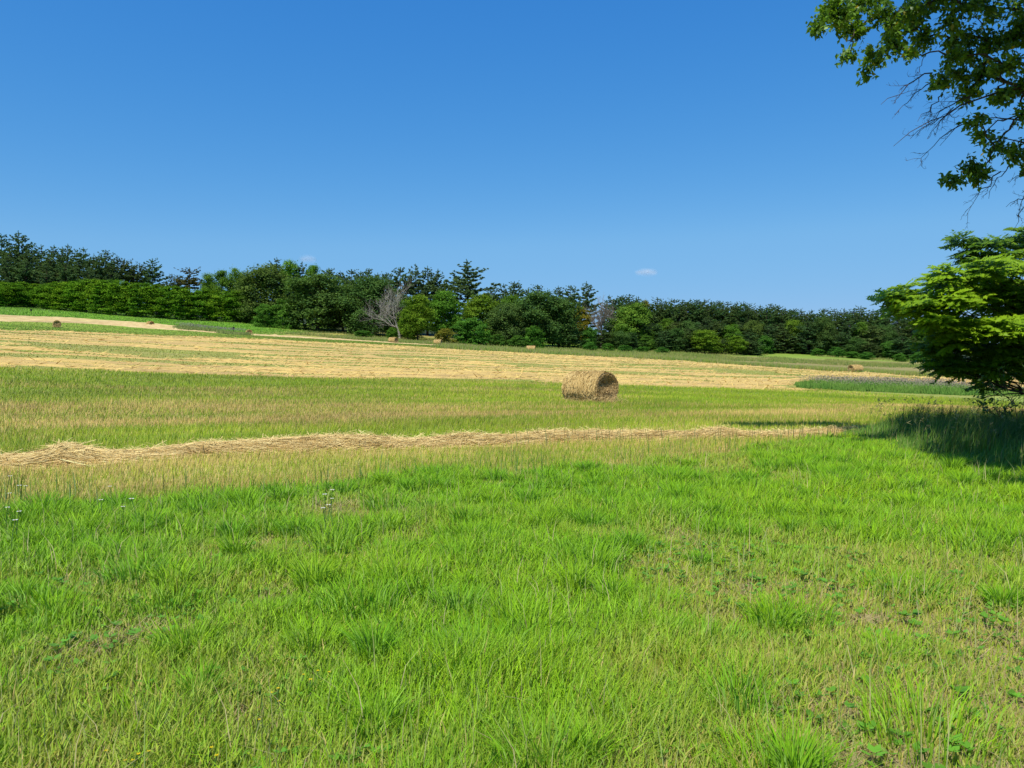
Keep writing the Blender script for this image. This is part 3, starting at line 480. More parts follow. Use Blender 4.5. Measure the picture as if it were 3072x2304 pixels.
GREEN = np.array((.15, .27, .02)); LUSH = np.array((.21, .445, .010)); TAN = np.array((.50, .37, .14))
STRAW = np.array((.62, .455, .19)); OLIVE = np.array((.25, .28, .04)); SOIL = np.array((.22, .14, .075)); BRIGHT = np.array((.13, .31, .018))

def weed_in(x, y):
    """the uncut weed island on the right"""
    s, t = row_s(x, y), row_t(x, y)
    a = (x - 25.6) / 4.0; b = (47.5 - x) / 5
    yf = np.interp(x, [25, 26, 31, 38.6, 42.4, 50], [68, 67.1, 66.3, 66.2, 68, 70])
    yb = np.interp(x, [25, 27, 31, 48.6], [69, 73, 77.5, 82])
    return np.minimum(np.minimum(a, b), np.minimum((y - yf) / 1.5, (yb - y) / 1.5))

def lush_dry(x, y):
    """0 = lush, 1 = thin, dry, soil showing"""
    d = fbm(x * .55, y * .55, 41) * .75 + fbm(x * 1.7, y * 1.7, 42) * .35
    bias = .26 * ss(-.2, 1.6, x) * (1 - ss(4.2, 7.0, y)) + .10 * ss(1.5, 4.5, x) * (1 - ss(6, 9, y)) + .12 * (1 - ss(3.2, 5.5, y)) - .04 * ss(-.8, -2, x)
    return np.clip((d + bias - .545) * 3.6, 0, 1)

def ground_colour(x, y):
    t, fgt = zones(x, y); s = row_s(x, y); d = np.hypot(x, y)
    n1 = fbm(s * .05, t * .35, 21); n2 = fbm(s * .12, t * .9, 22); n3 = fbm(x * .5, y * .5, 23)
    wob = (fbm(s * .06, t * .1, 24) - .5) * 5
    c = np.repeat(GREEN[None], len(x), 0)
    # stubble strips between the yard grass and the hay rows
    tan_amt = np.clip(.35 + .5 * (n1 - .45) * 2 + .25 * (n2 - .5), 0, 1)
    strip = ss(19.5, 22, t + wob * .4) * (1 - ss(27.5, 31, t + wob * .6))
    amt = np.clip(strip * .75 + (tan_amt - .35) * .7 + .12, 0, 1)
    c = mix(OLIVE * np.array([.8, 1.0, .9]), TAN, amt)
    near = ss(-.3, .4, fgt - t)
    st0 = (1 - near) * (t < 14.5)
    c = mix(c, TAN * .95, st0 * .65)
    ld = lush_dry(x, y)
    c = mix(c, mix(GREEN * .6, mix(SOIL * 1.1, np.array((.38, .29, .14)), n3), np.clip(ld * .8 + n3 * .5 - .4, 0, 1)), near)
    # hay rows
    hay = (t > 49.5 + wob * .15) & hay_far(x, y)
    rc = np.clip(n2 * 1.2 - .05 + .25 * (n1 - .5), 0, 1)
    c = np.where(hay[:, None], mix(OLIVE * np.array([.95, 1.0, .9]), STRAW * .8, rc * .45), c)
    # beyond the hay
    far = ~hay & (t > 49.5)
    left = x < -18
    yb = yline(TANB, x) + (n1 - .5) * 3; yt = yline(TANT, x) + (n1 - .5) * 3
    g = mix(GREEN * 1.25, OLIVE * 1.2, np.clip(n1 * 1.4 - .3, 0, 1))
    c = np.where((far & left)[:, None], g, c)
    strip2 = far & left & (y > yb) & (y < yt)
    c = np.where(strip2[:, None], mix(STRAW * .95, OLIVE * 1.5, np.clip((n2 - .35) * 1.1, 0, .6)), c)
    top = far & left & (y >= yt)
    bright = mix(BRIGHT * 1.05, BRIGHT * 1.05 + np.array((.06, .02, .01)), n2)
    rough = mix(OLIVE * 1.25, TAN * .8, np.clip(n2 * 1.2 - .1, 0, 1))
    kx = ss(-72, -58, x + (n3 - .5) * 8)
    c = np.where(top[:, None], mix(bright, rough, kx), c)
    rt = far & ~left
    pale = mix(np.array((.25, .23, .07)), np.array((.33, .25, .10)), n1)
    k = ss(14, 22, y - yline(HAY_TOP, x) + (n1 - .5) * 8)
    gv = mix(GREEN * 1.1, OLIVE * 1.3, n2)
    edge = ss(212, 224, y + (n1 - .5) * 10)
    c = np.where(rt[:, None], mix(mix(gv, pale, k * ss(25, 50, x)), GREEN * 1.2, edge * .7), c)
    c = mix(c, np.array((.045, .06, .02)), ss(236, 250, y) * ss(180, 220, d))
    c = c * (0.85 + .3 * n3)[:, None]
    return c

# ------------------------------------------------------------------ ground: one sheet to the horizon
def build_ground():
    fa = np.radians(np.concatenate([np.arange(-50, 50.01, .16), np.arange(54, 310, 4)]))
    r = np.concatenate([[0.02], np.geomspace(.6, 460, 560), np.geomspace(500, 9000, 30)])
    A, Rr = np.meshgrid(fa, r)
    x = (np.sin(A) * Rr).ravel(); y = (np.cos(A) * Rr).ravel()
    z = H(x, y)
    d = Rr.ravel()
    z += (fbm(x * .6, y * .6, 31) - .5) * .06 * (d < 60) + (fbm(x * .08, y * .08, 32) - .5) * .35 * ss(25, 70, d)
    na, nr = len(fa), len(r)
    i = np.arange(na); j = (i + 1) % na
    q = []
    for k in range(nr - 1):
        q.append(np.stack([k * na + i, (k + 1) * na + i, (k + 1) * na + j, k * na + j], 1))
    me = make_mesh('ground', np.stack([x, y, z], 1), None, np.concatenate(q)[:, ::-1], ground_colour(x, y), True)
    o = obj('ground', me, M_ground); tag(o, 'mown hay field with green and tan strips rising gently to the left', None, None, 'structure')
    return o
build_ground()
def G(x, y):
    x = np.asarray(x, float); y = np.asarray(y, float); d = np.hypot(x, y)
    return H(x, y) + (fbm(x * .6, y * .6, 31) - .5) * .06 * (d < 60) + (fbm(x * .08, y * .08, 32) - .5) * .35 * ss(25, 70, d)
def GH(x, y): return float(G(np.array([x]), np.array([y]))[0])

# ------------------------------------------------------------------ grass
def fan(r0, r1, n, p=1.45, a=39):
    """points whose number per square metre falls off smoothly with distance"""
    k = 2 - p; r = (R.random(n) * (r1 ** k - r0 ** k) + r0 ** k) ** (1 / k); b = np.radians(R.uniform(-a, a, n))
    return r * np.sin(b), r * np.cos(b)
def wedge(r0, r1, n, a=39):
    r = np.sqrt(R.random(n) * (r1 * r1 - r0 * r0) + r0 * r0); b = np.radians(R.uniform(-a, a, n))
    return r * np.sin(b), r * np.cos(b)
def blades(x, y, z, L, Wd, az, lean, cA, cB, two=True):
    n = len(x); P = np.stack([x, y, z - .01], 1)
    ld = np.stack([np.cos(az), np.sin(az), np.zeros(n)], 1)
    ta = R.uniform(0, 2 * PI, n); wd = np.stack([np.cos(ta), np.sin(ta), np.zeros(n)], 1) * (np.asarray(Wd) * .5 * np.ones(n))[:, None]
    up = np.array([0, 0, 1.])
    L = np.asarray(L) * np.ones(n); lean = np.asarray(lean) * np.ones(n)
    vert = np.sqrt(np.clip(1 - lean ** 2 * .8, .12, 1))
    tip = P + up * (L * vert)[:, None] + ld * (L * lean)[:, None]
    if two:
        mid = P + up * (L * .56)[:, None] + ld * (L * lean * .3)[:, None]
        V = np.stack([P - wd, P + wd, mid + wd * .8, mid - wd * .8, tip], 1).reshape(-1, 3)
        b = np.arange(n)[:, None] * 5
        T = np.stack([b + [0, 1, 2], b + [0, 2, 3], b + [3, 2, 4]], 1).reshape(-1, 3)
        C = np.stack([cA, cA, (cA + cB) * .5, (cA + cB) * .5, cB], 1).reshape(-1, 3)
    else:
        V = np.stack([P - wd, P + wd, tip], 1).reshape(-1, 3)
        T = np.arange(n * 3).reshape(n, 3)
        C = np.stack([cA, cA, cB], 1).reshape(-1, 3)
    return V, T, C
def join_blades(name, parts, mat, label, cat):
    V = []; T = []; C = []; n = 0
    for v, t, c in parts:
        V.append(v); T.append(t + n); C.append(c); n += len(v)
    o = obj(name, make_mesh(name, np.concatenate(V), np.concatenate(T), None, np.concatenate(C)), mat)
    return tag(o, label, cat, None, 'stuff')

def jit(n, s): return (1 + R.normal(0, s, n))[:, None]

def build_yard_grass():
    parts = []
    for r0, r1, n in ((1.7, 19, 560000),):
        x, y = fan(r0, r1, n, 1.15)
        t, fgt = zones(x, y)
        dry = lush_dry(x, y)
        keep = (t < fgt + R.normal(0, .18, n)) & (R.random(n) > dry * .42 - .1 + .6 * ss(.62, .74, fbm(x * 3.1, y * 3.1, 47)) * ss(.5, .9, dry) * ss(-.5, .5, x))
        x, y, dry = x[keep], y[keep], dry[keep]; m = len(x); w = .0038 + .00062 * np.hypot(x, y)
        hgt = fbm(x * 1.3, y * 1.3, 44)
        L = (.075 + .14 * np.clip(hgt * 1.7 - .4, 0, 1.2)) * (1 - .45 * dry) * R.uniform(.6, 1.35, m)
        hue = fbm(x * .8, y * .8, 45)[:, None]; hu2 = R.random(m)[:, None]
        cB = (mix(LUSH * 1.05, LUSH * np.array((1.7, 1.2, .9)), np.clip(hue[:, 0] * .9 + hu2[:, 0] * .5 - .45, 0, 1))) * jit(m, .28)
        drycol = mix(np.array((.38, .42, .03)), np.array((.62, .48, .18)), R.random(m))
        cB = mix(cB, drycol * jit(m, .2), np.clip(dry * 1.0 * R.random(m) + (R.random(m) < .05) * .8, 0, 1))
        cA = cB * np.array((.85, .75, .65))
        az = R.uniform(0, 2 * PI, m) ; az = np.where(R.random(m) < .35, .3 + R.normal(0, .6, m), az)
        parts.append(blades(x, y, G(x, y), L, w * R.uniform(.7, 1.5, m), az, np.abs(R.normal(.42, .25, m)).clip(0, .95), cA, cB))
    # flattened dead thatch in the thin places
    x, y = fan(1.9, 9, 90000, 1.2); t, fgt = zones(x, y); dry = lush_dry(x, y)
    k = (t < fgt) & (R.random(len(x)) < .10 + .75 * dry * ss(.40, .62, fbm(x * 2.3, y * 2.3, 48))); x, y = x[k], y[k]; m = len(x)
    c = mix(np.array((.34, .25, .11)), np.array((.66, .52, .25)), R.random(m))
    parts.append(blades(x, y, G(x, y) + .012, R.uniform(.05, .16, m), (.0032 + .0006 * np.hypot(x, y)), R.uniform(0, 2 * PI, m), R.uniform(.85, 1.0, m), c * .9, c, False))
    # thin seeding and dead stems standing above the turf
    x, y = fan(2.2, 14, 2600, 1.3); t, fgt = zones(x, y); k = (t < fgt - .2) & (fbm(x * .7, y * .7, 49) > .46); x, y = x[k], y[k]; m = len(x)
    c = mix(np.array((.15, .33, .02)), np.array((.62, .50, .24)), R.random(m) ** .7)
    parts.append(blades(x, y, G(x, y), R.uniform(.18, .40, m), .0022 + .0005 * np.hypot(x, y), R.uniform(0, 2 * PI, m), np.abs(R.normal(.35, .25, m)).clip(0, .9), c * .8, c))
    # tussocks: longer, splayed, brighter
    cx, cy = wedge(2.3, 14, 620)
    t, fgt = zones(cx, cy); k = (t < fgt - .3) & (R.random(len(cx)) > lush_dry(cx, cy) * .75)
    cx, cy = cx[k], cy[k]
    for i in range(len(cx)):
        rr = R.uniform(.06, .30); n = int(R.uniform(120, 380))
        a = R.uniform(0, 2 * PI, n); q = rr * np.sqrt(R.random(n))
        x = cx[i] + q * np.cos(a); y = cy[i] + q * np.sin(a)
        tone = R.uniform(0, 1)
        c = mix(LUSH * np.array((.9, 1.0, 1.0)), LUSH * np.array((1.4, 1.2, .9)), np.full(n, tone)) * jit(n, .18)
        L = R.uniform(.08, .22) * R.uniform(.4, 1.3, n) + .03
        dist = math.hypot(cx[i], cy[i])
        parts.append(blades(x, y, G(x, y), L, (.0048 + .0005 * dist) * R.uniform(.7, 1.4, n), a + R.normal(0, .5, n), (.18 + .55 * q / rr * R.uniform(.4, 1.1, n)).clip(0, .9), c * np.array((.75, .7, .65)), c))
    join_blades('yard_grass', parts, M_grass, 'lush bright green unmown grass with tufts filling the foreground', 'grass')
build_yard_grass()

def build_weeds_low():
    """small round leaved weeds in the thin spots of the yard grass"""
    x, y = wedge(2.2, 7, 2600); k = (lush_dry(x, y) > .25) & (fbm(x * .9, y * .9, 61) > .47); x, y = x[k], y[k]
    V = []; Qs = []; C = []; n = 0
    for i in range(len(x)):
        m = random.randint(4, 8); a = R.uniform(0, 2 * PI, m); L = R.uniform(.02, .05) * R.uniform(.7, 1.3, m)
        ax = np.stack([np.cos(a), np.sin(a), R.uniform(.2, .8, m)], 1); ax = unit(ax)
        c0 = np.array([x[i], y[i], GH(x[i], y[i]) + R.uniform(.01, .06)])
        nn = np.stack([-np.cos(a) * .4, -np.sin(a) * .4, np.ones(m)], 1)
        v, q = cards(c0 + ax * L[:, None] * .6, nn, L, L * .62, R, ax)
        V.append(v); Qs.append(q + n); n += len(v)
        C.append(np.repeat(np.array((.15, .36, .03))[None] * R.uniform(.7, 1.3), len(v), 0))
    o = obj('ground_weeds', make_mesh('ground_weeds', np.concatenate(V), None, np.concatenate(Qs), np.concatenate(C)), M_grass)
    tag(o, 'small round leaved weeds in the thin spots of the foreground grass', 'weeds', None, 'stuff')
build_weeds_low()

def windrow_mask(x, y): return np.abs(row_t(x, y) - wr_t(row_s(x, y)))
def wr_t(s): return 14.45 + .35 * np.sin(s * .33 + .4) + .18 * np.sin(s * .9) - .02 * s

def build_stubble():
    parts = []; partsd = []
    for r0, r1, n in ((8, 72, 700000),):
        x, y = fan(r0, r1, n, 1.7)
        t, fgt = zones(x, y); s = row_s(x, y)
        keep = (t > fgt + R.normal(0, .12, n)) & (t < 50) & (windrow_mask(x, y) > .45 + R.random(n) * .3) & (weed_in(x, y) < 0)
        keep &= ~((np.abs(x - 3.45) < 1.0) & (np.abs(y - 34.2) < .55))
        x, y, t, s, fgt = x[keep], y[keep], t[keep], s[keep], fgt[keep]; m = len(x); dd = np.hypot(x, y); w = .0015 + .00068 * dd
        n1 = fbm(s * .05, t * .35, 21); n2 = fbm(s * .12, t * .9, 22); wob = (fbm(s * .06, t * .1, 24) - .5) * 5
        strip = ss(19.5, 22, t + wob * .4) * (1 - ss(27.5, 31, t + wob * .6))
        n4 = fbm(s * .22, t * .5, 27); n5 = fbm(x * .09, y * .09, 28)
        amt = np.clip(strip * .50 + (n1 - .5) * 1.1 + (n2 - .5) * .7 + (n4 - .5) * .9 + (n5 - .5) * 1.0 + .12 + .30 * (t < 14) , 0, 1)
        amt -= .26 * ss(15, 15.6, t) * (1 - ss(18, 22, t)) * ss(5, 0, x) + .08 * ss(30, 33, t)
        dryb = R.random(m) < np.clip(amt, .05, .9)
        g = mix(np.array((.22, .36, .011)), np.array((.46, .48, .02)), np.clip(n2 * .7 + n5 * .5 + R.random(m) * .5 - .5, 0, 1)) * jit(m, .18)
        dcol = mix(np.array((.74, .56, .17)), np.array((.56, .40, .13)), R.random(m)) * jit(m, .2)
        c = np.where(dryb[:, None], dcol, g) * (.62 + .72 * fbm(s * .16, t * .32, 29))[:, None]
        L = np.where(dryb, R.uniform(.05, .15, m), R.uniform(.06, .17, m)) * (.6 + .8 * n4) * (1 + .25 * ss(15, 30, dd))
        az = np.where(R.random(m) < .5, TH + R.normal(0, .5, m), R.uniform(0, 2 * PI, m))
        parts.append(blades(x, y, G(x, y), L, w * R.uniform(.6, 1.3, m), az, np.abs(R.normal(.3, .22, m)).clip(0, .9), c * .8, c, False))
    join_blades('stubble_grass', parts, M_grass, 'short mown stubble in green and tan strips across the middle field', 'grass')
    # stray tall stems left standing along the edge of the mown field
    parts = []
    x, y = wedge(8, 19, 5200); t, fgt = zones(x, y)
    k = (np.abs(t - fgt - .2) < .9) & (fbm(x * .9, y * .9, 51) > .45); x, y = x[k], y[k]; m = len(x)
    c = mix(np.array((.08, .22, .02)), np.array((.28, .34, .06)), R.random(m))
    parts.append(blades(x, y, G(x, y), R.uniform(.22, .48, m), .011, R.uniform(0, 2 * PI, m), np.abs(R.normal(.18, .15, m)), c * .7, c))
    x, y = wedge(12, 22, 2500); k = (windrow_mask(x, y) < 1.4) & (row_t(x, y) < wr_t(row_s(x, y))) & (x > 0); x, y = x[k], y[k]; m = len(x)
    c = mix(np.array((.07, .16, .02)), np.array((.30, .24, .08)), R.random(m))
    parts.append(blades(x, y, G(x, y), R.uniform(.25, .55, m), .012, R.uniform(0, 2 * PI, m), np.abs(R.normal(.2, .15, m)), c * .7, c))
    join_blades('edge_stems', parts, M_grass, 'stray tall green stems standing along the edge of the unmown grass', 'grass')
build_stubble()

def build_tall_grass():
    """tall seeding grass in and around the tree's shade on the right"""
    parts = []; heads = []
    n = 95000
    x = R.uniform(4.8, 19, n); y = R.uniform(9.0, 21.0, n)
    # the strip follows the shade, bulging to the left
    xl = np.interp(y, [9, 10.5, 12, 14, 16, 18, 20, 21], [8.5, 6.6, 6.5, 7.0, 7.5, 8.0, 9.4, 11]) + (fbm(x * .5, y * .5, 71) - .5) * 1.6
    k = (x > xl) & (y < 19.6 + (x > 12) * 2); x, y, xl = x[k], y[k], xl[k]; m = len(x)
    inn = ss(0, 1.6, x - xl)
    L = (.16 + .5 * inn) * R.uniform(.55, 1.25, m) * (.6 + .7 * fbm(x * .8, y * .8, 72))
    c = mix(np.array((.10, .27, .02)), np.array((.22, .36, .045)), R.random(m)) * jit(m, .15)
    c = mix(c, np.array((.40, .34, .15)), (R.random(m) < .06) * .8)
    c = c * (1 - .5 * ss(.5, 2.2, x - xl))[:, None]  # darker further in: tree shade put into the blade colour as well
    az = R.normal(.15, .9, m)
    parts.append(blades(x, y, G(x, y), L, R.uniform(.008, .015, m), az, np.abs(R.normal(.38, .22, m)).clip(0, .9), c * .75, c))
    # seed stalks
    q = R.random(m) < .012; sx, sy = x[q], y[q]; mm = len(sx)
    Ls = R.uniform(.55, .95, mm); azs = R.normal(.1, .5, mm); ls = np.abs(R.normal(.22, .12, mm))
    cs = mix(np.array((.16, .22, .05)), np.array((.34, .28, .13)), R.random(mm))
    parts.append(blades(sx, sy, G(sx, sy), Ls, .0045, azs, ls, cs * .7, cs * .8))
    V = []; C = []
    hx = sx + np.cos(azs) * Ls * ls; hy = sy + np.sin(azs) * Ls * ls; hz = G(sx, sy) + Ls * np.sqrt(np.clip(1 - ls ** 2 * .8, .1, 1))
    top = np.stack([hx, hy, hz], 1)
    for kk in range(5):
        ax = np.stack([np.cos(azs) * .5 + R.normal(0, .35, mm), np.sin(azs) * .5 + R.normal(0, .35, mm), R.uniform(-.6, .9, mm)], 1)
        v, _ = cards(top + unit(ax) * .04, R.normal(size=(mm, 3)), R.uniform(.06, .12, mm), .014, R, ax)
        V.append(v); C.append(np.repeat(cs * 1.1, 4, 0))
    V = np.concatenate(V); C = np.concatenate(C)
    nq = len(V) // 4; b = np.arange(nq)[:, None] * 4
    T = np.concatenate([b + [0, 1, 2], b + [0, 2, 3]])
    parts.append((V, T, C))
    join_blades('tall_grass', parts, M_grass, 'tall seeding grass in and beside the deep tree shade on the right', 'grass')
build_tall_grass()

# ------------------------------------------------------------------ hay windrow in front
def build_windrow():
    root = empty('hay_windrow', (0, 14.4, GH(0, 14.4)))
    tag(root, 'long raked row of cut dry hay across the front of the field', 'hay row')
    o0 = np.array(root.location)
    s = np.arange(-9, 17.5, .06); u = np.linspace(-1, 1, 25)
    S, U = np.meshgrid(s, u, indexing='ij')
    def prof(S, U):
        w = (.60 + .16 * (fbm(S * .7, S * 0, 81) - .5) * 2) * (.55 + .45 * ss(17.5, 6, S))
        fade = ss(17.5, 9.0, S)
        base = .075 + .10 * fbm(S * .55, S * 0 + 3, 82)
        for c, a, ww in ((-1.4, .17, .33), (.9, .05, .7), (2.0, .05, .5), (3.2, .08, .8), (7.5, .05, .6), (11.5, .12, .5), (5.6, .06, .5)):
            base = base + a * np.exp(-((S - c) / ww) ** 2)
        h = base * (1 - np.abs(U) ** 2.2) ** .8 * (.4 + .6 * fade)
        h = h + (fbm(S * 2.2, U * 3, 83) - .5) * .07 * (1 - U * U)
        return w, np.maximum(h, -.02)
    w, h = prof(S, U)
    t = wr_t(S) + U * w
    x, y = from_st(S, t); z = G(x, y) + h
    V = np.stack([x, y, z], -1).reshape(-1, 3) - o0
    nu = len(u); i, j = np.meshgrid(np.arange(len(s) - 1), np.arange(nu - 1), indexing='ij'); b = (i * nu + j).ravel()
    Q = np.stack([b, b + nu, b + nu + 1, b + 1], 1)
    C = mix(STRAW * 1.25, STRAW * np.array((1.0, .95, .85)), fbm(S * 2, U * 4, 84).ravel())
    obj('hay_bed', make_mesh('hay_bed', V, None, Q, C, True), M_straw, root)
    # strands
    n = 95000
    S = R.uniform(-9, 16.8, n); U = R.normal(0, .5, n).clip(-1.15, 1.15)
    w, h = prof(S, U.clip(-1, 1)); t = wr_t(S) + U * w
    x, y = from_st(S, t); z = G(x, y) + h + R.uniform(0, .035, n)
    ang = TH + R.normal(0, .22, n) + (fbm(S * 1.1, U * 1.5, 85) - .5) * .9
    wild = R.random(n) < .08; ang = np.where(wild, R.uniform(0, 2 * PI, n), ang)
    L = R.uniform(.2, .6, n) * np.where(wild, .7, 1)
    pit = np.where(wild, R.uniform(-.1, .6, n), R.normal(0, .06, n))
    d = np.stack([np.cos(ang) * np.cos(pit), np.sin(ang) * np.cos(pit), np.sin(pit)], 1)
    P = np.stack([x, y, z], 1)
    # follow the surface
    def on(S, U):
        w, h = prof(S, U.clip(-1, 1)); t = wr_t(S) + U * w; x, y = from_st(S, t); return h + G(x, y)
    e = P + d * (L * .5)[:, None]; a = P - d * (L * .5)[:, None]
    for Q_ in (e, a):
        sq = row_s(Q_[:, 0], Q_[:, 1]); tq = row_t(Q_[:, 0], Q_[:, 1]); uq = (tq - wr_t(sq)) / w
        zz = on(sq, uq) + .012
        Q_[:, 2] = np.where(wild & (Q_[:, 2] > zz), Q_[:, 2], zz)
    P[:, 2] = np.maximum(P[:, 2], (e[:, 2] + a[:, 2]) * .5)
    side = np.stack([-np.sin(ang), np.cos(ang), R.normal(0, .6, n)], 1); side = unit(side) * (R.uniform(.004, .0085, n) * .5)[:, None]
    V = np.stack([a - side, a + side, P + side, P - side, e + side, e - side], 1).reshape(-1, 3) - o0
    b = np.arange(n)[:, None] * 6
    Q = np.concatenate([b + [0, 1, 2, 3], b + [3, 2, 4, 5]])
    tone = np.clip(R.normal(.62, .24, n) + (fbm(S * 1.6, U * 3, 86) - .5) * .8, 0, 1)
    c = mix(np.array((.50, .34, .13)), np.array((.97, .77, .35)), tone) * jit(n, .12)
    obj('loose_straw', make_mesh('loose_straw', V, None, Q, np.repeat(c, 6, 0)), M_wind, root)
build_windrow()

# ------------------------------------------------------------------ hay rows spread over the far field
def build_hay_rows():
    mb_V = []; mb_Q = []; mb_C = []; nv = 0
    P3 = []; 
    t = 50.2; k = 0
    while t < 172:
        near = 1 - ss(54, 74, t)
        step = R.uniform(2.0, 3.0) * near + R.uniform(4.0, 6.6) * (1 - near)
        ds = .55 + t * .004; s = np.arange(-75, 175, ds)
        tt = t + (fbm(s * .05, s * 0 + k, 92) - .5) * 3.6 + (fbm(s * .3, s * 0 + k, 93) - .5) * .8
        cov = np.clip(fbm(s * .03, t * .06 + s * 0, 99) * 2.4 - .7, 0, 1.2)
        w = step * (.14 + .22 * cov + .13 * near) * (.55 + .9 * fbm(s * .12, s * 0 + k * 3.1, 94))
        hump = ss(.62, .8, fbm(s * .10, s * 0 + k * 5.3, 96)) * fbm(s * .7, s * 0 + k, 90)
        h = (.03 + .09 * fbm(s * .5, s * 0 + k * 1.7, 95) ** 1.5 + .28 * hump) * (1 + .5 * near)
        x, y = from_st(s, tt)
        ok = hay_far(x, y) & (weed_in(x, y) < -.4) & (tt > 49.3) & (np.abs(x) < .80 * y + 6)
        gap = fbm(s * .045, s * 0 + k * 2.3, 97); ok &= gap > .43 - .22 * np.clip(cov + .5 * near, 0, 1)
        edge = ss(0, 1, np.minimum(np.convolve(ok.astype(float), np.ones(7) / 7, 'same') * 1.6 - .5, 1))
        us = np.array([-1.05, -.6, 0, .6, 1.05]); hp = np.array([-.12, .75, 1, .75, -.12])
        ju = np.stack([.75 + .5 * fbm(s * .4, s * 0 + k * 9 + q_, 89) for q_ in range(5)], 1)
        U = us[None] * (w * (.3 + .7 * edge))[:, None] * ju
        Hh = hp[None] * (h * edge)[:, None] * np.stack([.6 + .8 * fbm(s * .6, s * 0 + k * 9 + q_, 88) for q_ in range(5)], 1)
        X, Y = from_st(s[:, None] + 0 * U, tt[:, None] + U)
        Z = G(X.ravel(), Y.ravel()).reshape(X.shape) + Hh
        V = np.stack([X, Y, Z], -1).reshape(-1, 3)
        i = np.nonzero(ok[:-1] & ok[1:])[0]
        if len(i):
            q = np.concatenate([np.stack([i * 5 + j, i * 5 + 5 + j, i * 5 + 6 + j, i * 5 + 1 + j], 1) for j in range(4)])
            tone = np.stack([fbm(s * .12, s * 0 + k * 7 + q_ * 1.3, 98) for q_ in range(5)], 1) * 1.5 - .25 + R.normal(0, .08, (len(s), 5))
            C = mix(np.array((.42, .285, .11)), np.array((.77, .53, .155)), np.clip(tone, 0, 1).reshape(-1))
            mb_V.append(V); mb_Q.append(q + nv); mb_C.append(C); nv += len(V)
            m = int(len(i) * (5 if t < 80 else 2.5)); pick = R.choice(i, m)
            xs, ys = from_st(s[pick] + R.uniform(-.3, .3, m), tt[pick] + R.normal(0, .62, m) * w[pick])
            P3.append((xs, ys, h[pick] * edge[pick] * R.uniform(.2, .9, m), np.full(m, t)))
        t += step; k += 1
    x, y = fan(42, 190, 150000, 1.5); tq = row_t(x, y)
    kk = hay_far(x, y) & (tq > 49.6) & (weed_in(x, y) < 0); x, y = x[kk], y[kk]; m = len(x); dd = np.hypot(x, y)
    gg = mix(np.array((.22, .28, .018)), np.array((.60, .45, .13)), np.clip(fbm(row_s(x, y) * .08, row_t(x, y) * .7, 126) * 1.6 - .35 + R.normal(0, .2, m), 0, 1))
    join_blades('hay_stubble', [blades(x, y, G(x, y), R.uniform(.04, .11, m), .0016 * dd * R.uniform(.6, 1.3, m), R.uniform(0, 2 * PI, m), np.abs(R.normal(.4, .2, m)).clip(0, .9), gg * .85, gg, False)], M_grass, 'green stubble showing between the far hay rows', 'grass')
    V = np.concatenate(mb_V); C = np.concatenate(mb_C); Q = np.concatenate(mb_Q)
    xs, ys, hs, ts = [np.concatenate(a) for a in zip(*P3)]; m = len(xs)
    okk = hay_far(xs, ys) & (weed_in(xs, ys) < 0); xs, ys, hs, ts = xs[okk], ys[okk], hs[okk], ts[okk]; m = len(xs)
    ang = TH + R.normal(0, .45, m); L = R.uniform(.4, 1.3, m)
    A = np.stack([np.cos(ang), np.sin(ang), R.normal(.04, .10, m)], 1)
    cen = np.stack([xs, ys, G(xs, ys) + hs + .05], 1)
    v2, q2 = cards(cen, np.stack([R.normal(0, .5, m), R.normal(-.3, .5, m), np.ones(m)], 1), L, (.03 + ts * .0005) * R.uniform(.7, 1.5, m), R, A)
    c2 = mix(np.array((.44, .29, .095)), np.array((.82, .59, .185)), np.clip(R.normal(.55, .25, m), 0, 1))
    o = obj('hay_swaths', make_mesh('hay_swaths', np.concatenate([V, v2]), None, np.concatenate([Q, q2 + len(V)]), np.concatenate([C, np.repeat(c2, 4, 0)])), M_straw)
    tag(o, 'cut straw coloured hay lying in many thin rows over the far field', 'hay', None, 'stuff')
    # the narrow second hay strip up the slope on the left
    V = []; Q = []; C = []; nv = 0
    xs = np.arange(-215, -18, .8)
    for k in range(7):
        f = (k + .5) / 7
        yy = yline(TANB, xs) * (1 - f) + yline(TANT, xs) * f + (fbm(xs * .1, xs * 0 + k, 101) - .5) * 2
        w = .5 + .6 * fbm(xs * .2, xs * 0 + k, 102); h = .05 + .22 * fbm(xs * .6, xs * 0 + k, 103) ** 1.5
        wid = yline(TANT, xs) - yline(TANB, xs); w = np.minimum(w, wid / 7 * .6)
        us = np.array([-1, -.5, 0, .5, 1.]); hp = np.array([-.1, .7, 1, .7, -.1])
        X = xs[:, None] + 0 * us; Y = yy[:, None] + us * w[:, None]
        Z = G(X.ravel(), Y.ravel()).reshape(X.shape) + hp * h[:, None] * R.uniform(.6, 1.3, X.shape)
        i = np.arange(len(xs) - 1)
        Q.append(np.concatenate([np.stack([i * 5 + j, i * 5 + 5 + j, i * 5 + 6 + j, i * 5 + 1 + j], 1) for j in range(4)]) + nv)
        V.append(np.stack([X, Y, Z], -1).reshape(-1, 3)); nv += V[-1].shape[0]
        C.append(mix(np.array((.46, .31, .125)), np.array((.72, .54, .25)), R.random(X.size)))
    o = obj('upper_hay_swaths', make_mesh('upper_hay_swaths', np.concatenate(V), None, np.concatenate(Q), np.concatenate(C)), M_straw)
    tag(o, 'narrow strip of cut hay along the upper slope on the left', 'hay', None, 'stuff')
build_hay_rows()

